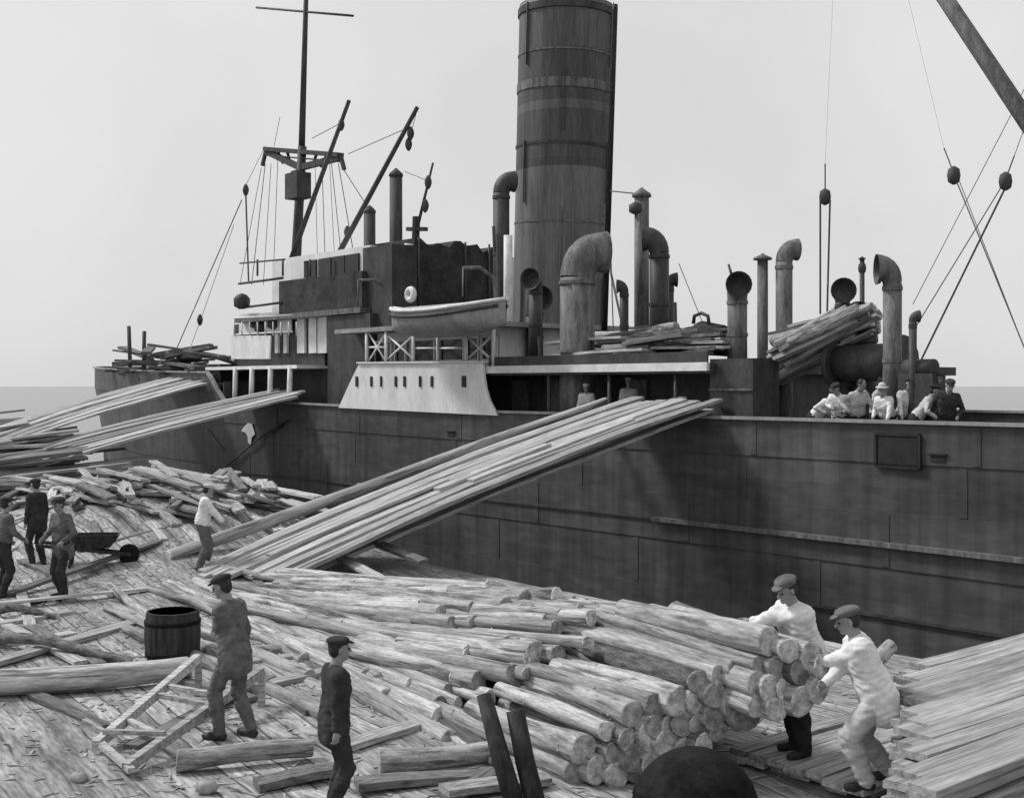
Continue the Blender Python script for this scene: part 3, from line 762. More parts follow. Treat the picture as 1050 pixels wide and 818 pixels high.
# lifeboats
def lifeboat(px0, px1, ytop, n, label, mat='pale_steel'):
    s0, Y0 = ray_s(px0, n); s1, Y1 = ray_s(px1, n); sm = (s0+s1)/2; ln = abs(s1-s0); zt_ = sp((px0+px1)/2, ytop, n)[2]
    H = .74; W = .85
    p = sw(sm, n, zt_-H); e = empty('lifeboat', p, label, 'lifeboat', rz=math.atan2(U.y, U.x))
    m = MB(); K = 16; J = 9; vs = []
    for i in range(K+1):
        t = -1+2*i/K; b = W*(1-abs(t)**2.6)+.015; zk = .28*abs(t)**2.5; top = H+.22*t*t
        for j in range(J):
            a = PI*j/(J-1); y = -math.cos(a)*b; z = top-(top-zk)*math.sin(a)**.75
            vs.append(Vector((t*ln/2, y, z)))
    m.add(vs, [(i*J+j, i*J+j+1, (i+1)*J+j+1, (i+1)*J+j) for i in range(K) for j in range(J-1)], 0, True)
    m.build('boat_hull', M[mat], e)
    m = MB()
    for sd in (-1, 1):
        m.tube([Vector((t*ln/2, sd*(W*(1-abs(t)**2.6)+.03), H+.22*t*t)) for t in [-1+.125*i for i in range(17)]], .055, 6)
    m.build('gunwale', M['white_trim'], e)
    m = MB()
    for sd in (-1, 1):
        m.tube([Vector((t*ln/2, sd*(W*(1-abs(t)**2.6)*.985+.03), H+.22*t*t-.16)) for t in [-.94+.94*i/8 for i in range(17)]], .05, 6)
    m.build('rubbing_rail', M['dark_steel'], e)
    m = MB(); vs = []
    for i in range(K+1):
        t = -1+2*i/K; b = W*(1-abs(t)**2.6)+.0; top = H+.22*t*t-.02
        for j in range(7):
            y = -b+2*b*j/6; vs.append(Vector((t*ln/2, y, top+.22*(1-(y/(b+.01))**2)*(1-t*t))))
    m.add(vs, [(i*7+j, i*7+j+1, (i+1)*7+j+1, (i+1)*7+j) for i in range(K) for j in range(6)], 0, True)
    m.build('boat_cover', M['canvas_pale'], e)
lifeboat(519, 402, 319, -.95, 'pale grey lifeboat with white gunwale hung out on the near side of the boat deck')
for px in (400, 509):
    s = ray_s(px, .3)[0]
    m = MB(); m.tube([L(s, .35, zt+.1), L(s, .3, zt+.9), L(s, .2, zt+1.35), L(s, -.3, zt+1.6), L(s, -.9, zt+1.55)], [.07, .06, .055, .05, .045], 8)
    m.tube([L(s, -.9, zt+1.55), L(s, -.92, zt+.75)], .025, 5)
    m.build('davit', M['grey_steel'], ship)
# white davit post and lifebuoy
m = MB(); m.tube([L(*sp(411, 322, 2.2)), L(*sp(419, 250, 2.2))], .14, 8); m.build('boat_post', M['white_trim'], ship)
c = L(*sp(421, 302, .9)); m = MB()
m.tube([c+Vector((.17*math.cos(t), 0.0, .17*math.sin(t))) for t in [2*PI*i/20 for i in range(21)]], .10, 8, cap=False); m.build('lifebuoy', M['white_trim'], ship)

# upper bridge seen from its after side: dark canvas screens
sb = ray_s(425, 3.2)[0]
zz = lambda py, px, n: sp(px, py, n)[2]
n1 = n_at(506, sb)
ub = MB(); nA = 3.2; zb = zt+.14; zT = 8.75
vs = []; kk = 14
for i in range(kk+1):
    n = nA+(n1-nA)*i/kk; zt2 = zT+.10*math.sin(i*1.9)+.08*math.sin(i*.8+1)+random.uniform(-.05, .05)
    for ds in (0, 3.0): vs += [L(sb+ds, n, zb), L(sb+ds, n, zt2)]
for i in range(kk):
    o = 4*i; vsn = o+4
    ub.f += []
ubf = []
for i in range(kk):
    o = 4*i; q = o+4
    ubf += [(o, q, q+1, o+1), (o+2, o+3, q+3, q+2), (o+1, q+1, q+3, o+3)]
ubf += [(0, 1, 3, 2), (4*kk, 4*kk+2, 4*kk+3, 4*kk+1)]
ub.add(vs, ubf); ub.build('canvas_deckhouse', M['canvas_dark'], ship)
m = MB()
for q_ in (.04, .62, .93):
    n = nA+(n1-nA)*q_; m.tube([L(sb-.06, n, zb), L(sb-.06, n, zT+.12)], .04, 6)
m.build('awning_stanchion', M['dark_steel'], ship)

# navigating bridge: dark weather cloth above, white wheelhouse below, dark supporting casing
bs0 = ray_s(371, 1.0)[0]; bs1 = ray_s(286, 1.0)[0]
zc0, zc1 = zz(318, 330, 1.0), zz(283, 330, 1.0)
br = ship_box('bridge_weather_cloth', 'canvas_dark', bs0, bs1, 1.0, 4.2, zc0, zc1)
ship_box('bridge_floor', 'grey_steel', bs0-.2, ray_s(245, 1.0)[0], .8, 9.5, zc0-.22, zc0-.03)
wh = ship_box('wheelhouse', 'hull_white', bs0+.4, bs1+1.6, 1.6, 8.6, zc1-1.2, zz(259, 330, 1.6))
for px in (318, 333, 347, 361):
    s = ray_s(px, 1.55)[0]; m = MB(); z0 = zc1+.1
    m.box(s-.42, s+.42, 1.53, 1.6, z0, z0+.62, 0, lambda v: L(v.x, v.y, v.z)); m.build('window', M['window'], wh)
# house under the bridge
hb0, hb1 = ray_s(333, 1.4)[0], ray_s(240, 1.4)[0]
lw = ship_box('lower_house', 'dark_steel', hb0, hb1, 1.4, 8.4, 4.4, zc0-.22)
for px, w in ((308, .26), (320, .26), (330, .3), (292, .12), (283, .12)):
    s = ray_s(px, 1.3)[0]; z0 = zz(362, px, 1.3); z1 = zz(322, px, 1.3)
    m = MB(); m.box(s-w, s+w, 1.31, 1.4, z0, z1, 0, lambda v: L(v.x, v.y, v.z)); m.build('white_panel', M['hull_white'], lw)
m = MB(); m.prism([L(*sp(245, 322, 1.2)), L(*sp(298, 319, 1.2)), L(*sp(298, 341, 1.2)), L(*sp(245, 343, 1.2))], (0, -.06, 0)); m.build('white_panel', M['hull_white'], lw)
for i in range(9):
    px = 240+8*i; m = MB(); m.tube([L(*sp(px, 344, .25)), L(*sp(px, 330, .25))], .025, 5); m.build('rail_bar', M['white_trim'], ship)
for px in (264, 290, 318):
    m = MB(); m.tube([L(*sp(px, 283, 1.0)), L(*sp(px, 266, 1.0))], .04, 6); m.build('bridge_stanchion', M['mast'], ship)
m = MB(); m.tube([L(*sp(246, 270, 1.0)), L(*sp(292, 266, 1.0))], .035, 6); m.build('bridge_rail', M['mast'], ship)
ship_box('lower_gallery', 'dark_steel', hb0, hb1, 1.8, 8.4, 2.2, 4.3)
ship_box('gallery_deck', 'hull_white', hb0, hb1+.2, .25, 8.4, 4.3, 4.42)
m = MB(); m.prism([L(*sp(237, 344, .3)), L(*sp(277, 344, .3)), L(*sp(276, 368, .3)), L(*sp(237, 368, .3))], (0, -.06, 0)); m.build('white_bulwark', M['hull_white'], ship)
for px in (241, 258, 277, 297):
    s = ray_s(px, .3)[0]; m = MB(); m.tube([L(s+.15, .35, 2.6), L(s-.05, .3, 4.4)], .10, 8); m.build('white_post', M['white_trim'], ship)
# dark casing and stair well right of the bridge
cs0, cs1 = ray_s(404, .9)[0], ray_s(336, .9)[0]
ship_box('dark_casing', 'dark_steel', cs0+1.4, cs1, .9, 3.0, 2.2, zc0-.25)
ship_box('casing_tower', 'dark_steel', ray_s(402, 1.2)[0], ray_s(372, 1.2)[0], 1.2, 2.2, 5.6, zz(252, 388, 1.2))
# wing rails on the left of the bridge
for ya in (290, 315):
    m = MB(); m.tube([L(*sp(245, ya+1, 1.0)), L(*sp(290, ya-5, 1.0))], .05, 6); m.build('wing_rail', M['dark_steel'], ship)
m = MB(); c = L(*sp(248, 309, .9)); m.lathe(c-Vector((0, 0, .3)), [(.1, 0), (.3, .1), (.32, .4), (.2, .55), (.0, .62)], 12); m.build('side_lamp', M['dark_steel'], ship)
m = MB()
for px, py in ((262, 330), (268, 335), (281, 331)):
    c = L(*sp(px, py, 1.2)); m.lathe(c-Vector((0, 0, .25)), [(.1, 0), (.28, .1), (.25, .4), (.0, .5)], 8)
m.build('ventilator_cluster', M['dark_steel'], ship)
for ys in (326, 343):
    m = MB(); m.tube([L(*sp(240, ys, .3)), L(*sp(300, ys-3, .3))], .03, 6); m.build('hand_rail', M['white_trim'], ship)

# funnel with rake
def raked(px_b, py_b, px_t, py_t, n):
    return L(*sp(px_b, py_b, n)), L(*sp(px_t, py_t, n))
fb, ft = raked(571.5, 352, 581.5, 8, N0)
rb = 46.5/FPX*ray_s(572, N0)[1]; rt = 48.8/FPX*ray_s(581, N0)[1]
d = ft-fb; fb2 = fb-d*.06
m = MB(); prof = []
P = []; RR = []
for i in range(25):
    t = i/24; P.append(fb2+(ft-fb2)*t); RR.append(rb+(rt-rb)*t)
P += [ft, ft-d*.01, ft-d*.12]; RR += [rt*.96, rt*.95, rt*.93]
m.tube(P, RR, 48, 0)
fu = m.build('funnel', M['funnel'], ship)
def fring(py, w=.06, h=.10, mat='dark_steel', nm='funnel_band'):
    t = (352-py)/344; c = fb+d*t; r = rb+(rt-rb)*t; a = d.normalized(); m = MB()
    m.tube([c-a*h, c-a*h*.9, c+a*h*.9, c+a*h], [r-.02, r+w, r+w, r-.02], 48, smooth=False); m.build(nm, M[mat], fu)
fring(93, .03, .16, 'grey_steel'); fring(152, .03, .05); fring(16, .05, .12); fring(60, .02, .03, 'grey_steel'); fring(230, .02, .03, 'grey_steel')
for i in range(5):                                         # butt straps and a ladder up the near side
    for k in range(3):
        t0 = i/5+.01; t1 = (i+1)/5-.01; ang = 2*PI*(k/3)+.9*(i % 2)+3.6
        m = MB(); rr0 = rb+(rt-rb)*t0; rr1 = rb+(rt-rb)*t1; o_ = Vector((math.cos(ang), math.sin(ang), 0))
        m.beam(fb+d*t0+o_*(rr0+.005), fb+d*t1+o_*(rr1+.005), .03, .16, up=o_); m.build('plate_strap', M['funnel'], fu)
lad = MB(); ang = math.radians(-155)
o_ = Vector((math.cos(ang), math.sin(ang), 0)); sd_ = Vector((-o_.y, o_.x, 0))
for sg in (-1, 1): lad.tube([fb+d*.05+o_*(rb+.12)+sd_*.17*sg, fb+d*.99+o_*(rt+.12)+sd_*.17*sg], .02, 5)
for i in range(38):
    t = .06+.92*i/38; c = fb+d*t+o_*(rb+(rt-rb)*t+.12); lad.tube([c-sd_*.17, c+sd_*.17], .014, 4)
lad.build('ladder', M['grey_steel'], fu)
# steam pipe up the after side
a = L(*sp(619.5, 352, N0-.6)); b = L(*sp(630.5, 10, N0-.6))
m = MB(); m.tube([a, b, b+Vector((0, 0, .15))], .09, 8); m.build('steam_pipe', M['black'], fu)
# ventilators
def cowl(px, ytop, n, wpx, az, zbase, bell=1.55, mat='grey_steel', ybot=None):
    s, Y = ray_s(px, n); r = wpx/2/FPX*Y; zt_ = sp(px, ytop, n)[2]
    la = math.radians(az)-math.atan2(U.y, U.x); dr_ = Vector((math.cos(la), math.sin(la), 0))
    R = r*1.5; zc = zt_-R-r*bell*.55                           # height where the bend starts
    b = L(s, n, 0); pts = [Vector((b.x, b.y, zbase-Z0)), Vector((b.x, b.y, zbase-Z0+(zc-zbase)*.5)), Vector((b.x, b.y, zc-Z0))]; rs = [r*1.05, r, r]
    c = pts[-1]
    for i in range(1, 7):
        t = i/6*PI/2
        pts.append(c+dr_*(R*(1-math.cos(t)))*.8+Vector((0, 0, R*math.sin(t)))); rs.append(r*(1+(bell-1)*(i/6)**1.3))
    pts.append(pts[-1]+dr_*r*.5); rs.append(r*bell*1.08)
    k = 2
    m = MB(); m.tube(pts[:k+1], rs[:k+1], 18)
    for t in (.12, .55, .97):
        c_ = pts[0].lerp(pts[2], t); m.tube([c_-Vector((0, 0, .05)), c_-Vector((0, 0, .045)), c_+Vector((0, 0, .045)), c_+Vector((0, 0, .05))], [r*.98, r*1.09, r*1.09, r*.98], 18, smooth=False)
    v = m.build('ventilator', M[mat], ship)
    m = MB()
    op = pts[k:]; orr = rs[k:]
    ip = [op[-1]-dr_*.02, op[-2], op[-3], op[-4]]; ir = [orr[-1]*.93, orr[-2]*.9, orr[-3]*.88, orr[-4]*.8]
    m.tube(op, orr, 18, 0, False)
    o0 = len(m.v); m.tube([op[-1]]+ip, [orr[-1]]+ir, 18, 1, False)
    o = len(m.v)-18; m.f.append([o+j for j in range(18)]); m.mi.append(1); m.sm.append(False)
    m.build('cowl', [M[mat], M['dark_steel']], v, fix=False)
    return v
CAMZ = -90
cowl(592, 247, .9, 36, 14, 2.2, 1.12, 'grey_steel')
cowl(514, 180, 3.0, 17, 20, 5.5, 1.2, 'dark_steel')
cowl(676, 238, 3.0, 20, 170, 4.2, 1.2, 'dark_steel')
cowl(756, 286, 1.6, 20, -95, 3.9, 1.25, 'grey_steel')
cowl(804, 250, 3.2, 17, 10, 2.2, 1.25, 'grey_steel')
cowl(864, 292, 2.2, 15, -100, 2.2, 1.6, 'dark_steel')
cowl(915, 268, 1.2, 19, 175, 2.2, 1.55, 'grey_steel')
cowl(936, 321, .8, 8, 0, 2.2, 1.5, 'dark_steel')
cowl(549, 281, 1.2, 14, -120, 4.2, 1.5, 'dark_steel')
cowl(640, 290, 2.2, 9, 180, 4.2, 1.5, 'dark_steel')
cowl(686, 283, 4.0, 10, 0, 4.2, 1.4, 'dark_steel')
cowl(886, 318, 2.6, 26, -120, 2.2, 1.15, 'dark_steel')
cowl(548, 300, 2.4, 18, -60, 4.2, 1.3, 'dark_steel')
def pipe(name, px, ytop, n, wpx, zb, mat='grey_steel', cap=1.5, pxb=None):
    s, Y = ray_s(px, n); r = wpx/2/FPX*Y; zt_ = sp(px, ytop, n)[2]; sb_ = s if pxb is None else ray_s(pxb, n)[0]
    a = L(sb_, n, zb); b = L(s, n, zt_); m = MB(); m.tube([a, b-(b-a).normalized()*r*1.2], [r*1.05, r], 14); v = m.build(name, M[mat], ship)
    if cap:
        m = MB(); m.lathe(b-Vector((0, 0, r*1.3)), [(r*.9, 0), (r*cap, .02), (r*cap*.95, r*.5), (r*.5, r*1.05), (r*.1, r*1.4)], 14); m.build('cap', M[mat], v)
    return v
pipe('galley_pipe', 658, 193, 3.6, 15, 4.2, 'grey_steel', 1.35)
m = MB(); c = L(*sp(652, 214, 3.4)); m.lathe(c-Vector((0, 0, .15)), [(.1, 0), (.2, .06), (.2, .26), (.05, .34)], 10); m.build('pipe_valve', M['dark_steel'], ship)
pipe('stove_pipe', 782, 260, 3.0, 11, 2.2, 'grey_steel', 1.8)
pipe('king_post', 406, 173, 3.4, 13, 5.5, 'mast', 1.15)
pipe('short_post', 379, 211, 3.0, 12, 5.5, 'mast', 1.1)
pipe('small_post', 884, 263, 3.2, 5, 2.2, 'dark_steel', 1.6)
pipe('fore_post', 132, 332, .9, 4, 3.8, 'mast', 0, 134); pipe('fore_post', 148, 337, .9, 4, 3.8, 'mast', 0, 147)
pipe('white_pipe', 521, 236, 2.6, 9, 5.5, 'white_trim', 0)

# winch house and gear
ws0, ws1 = ray_s(772, .35)[0], ray_s(728, .35)[0]
ship_box('winch_house', 'dark_steel', ws0, ws1, .35, 1.3, 2.16, 4.32)
for dz in (2.9, 3.6):
    m = MB(); m.beam(L(ws0, .33, dz), L(ws1, .33, dz), .05, .05); m.build('house_rib', M['grey_steel'], ship)
w0 = L(*sp(893, 358, 2.0)); m = MB(); m.tube([w0+Vector((-.8, 0, -.3)), w0+Vector((.9, 0, -.3))], .42, 16); m.tube([w0+Vector((-.85, 0, -.3)), w0+Vector((-.75, 0, -.3))], .6, 16); m.tube([w0+Vector((.8, 0, -.3)), w0+Vector((.92, 0, -.3))], .6, 16)
m.build('winch_drum', M['dark_steel'], ship)
w0 = L(*sp(945, 378, 1.0)); m = MB(); m.tube([w0+Vector((-.3, 0, 0)), w0+Vector((.35, 0, 0))], .2, 12); m.box(-.4, .4, -.25, .25, -1.3, -.1, 0, lambda v: w0+v); m.build('cargo_winch', M['dark_steel'], ship)
# dark rolled tarpaulins and timber on the shelter deck right of the funnel
m = MB()
a = L(*sp(640, 356, 2.0)); b = L(*sp(752, 352, 2.2)); m.tube([a.lerp(b, i/8)+Vector((0, 0, .12*math.sin(i*1.3))) for i in range(9)], [.2, .3, .36, .38, .42, .45, .4, .35, .25], 12); m.build('rolled_tarpaulin', M['canvas_dark'], ship)
m = MB(); a = L(*sp(700, 350, 3.2)); b = L(*sp(742, 345, 3.2)); m.tube([a, a.lerp(b, .5)+Vector((0, 0, .15)), b], [.2, .34, .3], 12); m.build('rolled_tarpaulin', M['canvas_dark'], ship)

# deck cargo of planks on the after deck and amidships
lab = 'plank of the deck cargo leaning on the after deck among the ventilators'
for i in range(52):
    t = random.random(); nn = .9+2.2*t+random.uniform(0, .3)
    y0 = 396-52*random.random(); x0 = 792+random.uniform(-8, 14)+(396-y0)*.1
    a = sw(*sp(x0, y0, nn))
    b = sw(*sp(882+random.uniform(-14, 22), y0-42+(y0-370)*-.25+random.uniform(-4, 4), nn+.5))
    timber('deck_plank', 'pole_%d' % random.randrange(4) if i % 2 else 'board_%d' % random.randrange(5), a, b, lab, 'plank', 'planks on the after deck', random.uniform(1.0, 1.5), random.gauss(0, .2))
for i, (x0, y0, x1, y1, n) in enumerate(((562, 352, 640, 346, 1.0), (600, 361, 668, 356, .9), (560, 365, 662, 359, .6), (655, 366, 728, 362, .7), (668, 352, 742, 347, 1.6), (628, 350, 735, 341, 2.4), (640, 354, 745, 350, 1.3), (575, 358, 655, 351, 1.4), (660, 358, 745, 355, 1.0), (620, 344, 700, 338, 3.0), (810, 335, 872, 322, 2.8), (790, 343, 872, 327, 2.6))):
    timber('deck_board', 'dark_board_%d' % (i % 3) if i % 2 else 'board_%d' % (i % 5), sw(*sp(x0, y0, n)), sw(*sp(x1, y1, n)), 'plank stowed flat on the midships deck right of the funnel' if x0 < 760 else 'plank lying high on top of the after deck cargo', 'plank', 'planks stowed amidships' if x0 < 760 else 'planks on top of the deck cargo', 1.2)
for i in range(38):
    x0 = random.uniform(612, 692); y0 = random.uniform(342, 368); nn = random.uniform(.8, 3.2)
    timber('deck_log', ('dark_board_%d' % (i % 3)) if i % 3 else 'pole_%d' % (i % 4), sw(*sp(x0, y0, nn)), sw(*sp(x0+random.uniform(45, 70), y0-random.uniform(2, 12), nn+random.uniform(0, .6))),
           'dark timber of the cargo piled on the midships deck among the ventilators', 'timber', 'timber cargo amidships', random.uniform(1.2, 1.9))
# heap of timber on the forecastle
for i in range(52):
    a = sw(*sp(random.uniform(135, 228), random.uniform(359, 386), random.uniform(.4, 3))); d2 = (U*random.uniform(-1, 1)+N*random.uniform(-.8, .8)).normalized()*random.uniform(1, 2); d2.z = random.uniform(-.25, .3)
    timber('forward_timber', 'dark_board_%d' % (i % 3), a-d2, a+d2, 'dark piece of timber in the heap piled on the forward deck at left', 'timber', 'dark timber heaped on the forward deck', random.uniform(1.3, 2.4))
m = MB(); a = L(*sp(142, 377, 1.2))
ship_box('forward_hatch', 'dark_steel', ray_s(226, .8)[0], ray_s(165, .8)[0], .8, 4, 3.85, 4.55)

# masts, booms, rigging
def spar(name, p, q, r0, r1, mat='mast', seg=10):
    m = MB(); m.tube([p, p.lerp(q, .5), q], [r0, (r0+r1)/2, r1], seg); return m.build(name, M[mat], ship)
def line(p, q, r=.014, sag=0.0, name='rigging_line'):
    m = MB(); m.tube([p.lerp(q, i/6)+Vector((0, 0, -sag*4*(i/6)*(1-i/6))) for i in range(7)], r, 5, cap=False); return m.build(name, M['rope'], ship)
X = lambda px, py, n=N0: L(*sp(px, py, n))
ma = spar('mast', X(300, 330), X(310, 150), .24, .19); spar('topmast', X(309, 165), X(315.5, -60), .15, .09)
spar('yard', X(263, 8), X(362, 16.5), .05, .05)
m = MB()
T1, T2 = X(273, 153), X(349, 159)
m.beam(T1, T2, .35, .18); m.beam(T1+Vector((0, 0, -.28)), T2+Vector((0, 0, -.28)), .12, .06)
cB = X(308, 172)
for tt in (.0, .16, .3, .7, .84, 1.0):
    q = T1.lerp(T2, tt); m.beam(q, cB.lerp(q, .12) if tt in (0, 1) else q+Vector((0, 0, -.5*(1-abs(tt-.5)*.6)))+(cB-q)*.25, .10, .09)
m.beam(T1+Vector((0, 0, -.1)), cB, .2, .26); m.beam(T2+Vector((0, 0, -.1)), cB, .2, .26)
m.beam(T1, X(269, 170), .14, .14); m.beam(T2, X(353, 174), .14, .14)
m.build('crosstree', M['mast'], ship)
m = MB(); c = X(305.5, 191, N0-.5)
m.box(-.5, .5, -.35, .35, -.55, .55, 0, lambda v: c+v); m.lathe(c+Vector((0, 0, .55)), [(.3, 0), (.3, .08), (.05, .16)], 10); m.build('masthead_lamp_box', M['dark_steel'], ship)
spar('derrick_boom', X(292, 284, 3.5), X(358, 103, 4.2), .12, .08); spar('derrick_boom', X(336, 281, 3.0), X(428, 110, 4.0), .12, .08)
spar('signal_pole', X(424, 250, 4), X(444, 167, 4), .07, .04)
for px, py, n in ((350, 128, 4.1), (421, 137, 4), (419, 148, 4), (439, 187, 4), (436, 211, 4), (252, 195, 2), (205, 328, 2), (356, 238, 4)):
    c = X(px, py, n); m = MB(); m.lathe(c-Vector((0, 0, .25)), [(.03, 0), (.09, .08), (.13, .2), (.13, .3), (.09, .42), (.03, .5)], 8); m.build('pulley_block', M['mast'], ship)
m = MB(); m.beam(X(418, 235, 4), X(437, 235, 4), .16, .14); m.beam(X(427, 222, 4), X(426, 250, 4), .2, .2); m.build('boom_fitting', M['mast'], ship)
for p, q, r in (((272, 168), (258, 292), .018), ((278, 168), (270, 292), .014), ((285, 160), (280, 290), .014), ((268, 172), (246, 292), .014), ((330, 165), (334, 282), .016), ((340, 168), (352, 282), .016), ((347, 168), (366, 280), .018),
                ((351, 172), (378, 214), .018), ((338, 165), (344, 282), .012), ((357, 158), (421, 130), .016), ((320, 142), (352, 125), .016), ((287, 120), (281, 150), .012), ((323, 165), (326, 282), .012)):
    line(X(*p, 5), X(*q, 5), r)
line(X(248, 205, 2), X(180, 360, 2), .022); line(X(252, 196, 2), X(255, 290, 2), .035); line(X(240, 230, 2), X(205, 330, 2), .012); line(X(205, 330, 2), X(193, 362, 2), .012); line(X(252, 190, 2), X(272, 150, 4), .012)
line(X(415, 176, 4), X(440, 186, 4), .012); line(X(428, 112, 4), X(421, 138, 4), .012); line(X(626, 196, 4.5), X(656, 199, 3.6), .02)
line(X(620, 250, 4.5), X(642, 352, 2.0), .035); line(X(626, 250, 3.8), X(629, 345, 3.0), .018)
# davit-like hoop right of the funnel
line(X(696, 270, 4), X(720, 330, 4), .012); m = MB(); m.tube([X(711, 332, 3), X(712, 324, 3), X(719, 321, 3), X(726, 324, 3), X(727, 332, 3)], .05, 8); m.build('skylight_hoop', M['dark_steel'], ship)
m = MB(); m.tube([X(753, 292, 1.6), X(747, 271, 1.6)], [.05, .03], 6); m.build('bell_post', M['dark_steel'], ship)
for px, y0, y1, n in ((506, 232, 258, 2), (510, 240, 320, 2), (553, 345, 378, .5), (692, 310, 348, 3)):
    line(X(px, y0, n), X(px+1, y1, n), .05)

# after mast out of the frame with its boom, tackles and falls
am = spar('after_mast', X(1190, 560, N0), X(1212, -420, N0), .3, .22)
spar('derrick_boom', X(1150, 270, 4.6), X(900, -105, 4.0), .21, .17, 'grey_steel', 14)
def block(px, py, n, k=1.0):
    c = X(px, py, n); m = MB(); m.lathe(c-Vector((0, 0, .17*k)), [(.03, 0), (.10*k, .05*k), (.12*k, .17*k), (.10*k, .29*k), (.03, .34*k)], 10); m.build('pulley_block', M['mast'], ship)
block(846, 202, 3.5, 1.2); block(978, 180, 3, 1.2); block(1031, 186, 1.5, 1.1); block(884, 275, 3.2, .8)
line(X(846, 196, 3.5), X(846, 168, 3.5), .018); line(X(846, 168, 3.5), X(862, -170, 3.8), .0025)
line(X(841, 205, 3.5), X(841, 322, 3.5), .026); line(X(851, 205, 3.5), X(848, 322, 3.5), .026)
line(X(968, 152, 3), X(978, 178, 3), .014); line(X(968, 152, 3), X(915, -70, 3.8), .0025)
line(X(980, 184, 3), X(1064, 390, 2), .014); line(X(983, 184, 3), X(1075, 420, 2), .009)
line(X(1031, 184, 1.5), X(1040, 160, 1.5), .014); line(X(1040, 160, 1.5), X(1120, -60, 2.5), .008)
line(X(1029, 188, 1.5), X(936, 340, 1), .012); line(X(1033, 188, 1.5), X(943, 372, 1), .022); line(X(1050, 92, 3), X(936, 312, 2), .009); line(X(1050, 92, 3), X(1130, -70, 4), .009)
# rails on the far side
m = MB()
for z in (3.25, 3.7): m.tube([L(-16, 10.85, z), L(15, 10.85, z)], .03, 6)
m.build('guard_rail', M['grey_steel'], ship)
for i in range(14):
    s = -14+2.2*i; m = MB(); m.tube([L(s, 10.85, 2.9), L(s, 10.85, 3.72)], .035, 6); m.build('rail_stanchion', M['grey_steel'], ship)
m = MB(); m.box(0, 3.4, 0, 2.4, 0, 1, 0, lambda v: L(-7+v.x, 4.3+v.y, 2.15+v.z*.9)); m.build('hatch_coaming', M['grey_steel'], ship)

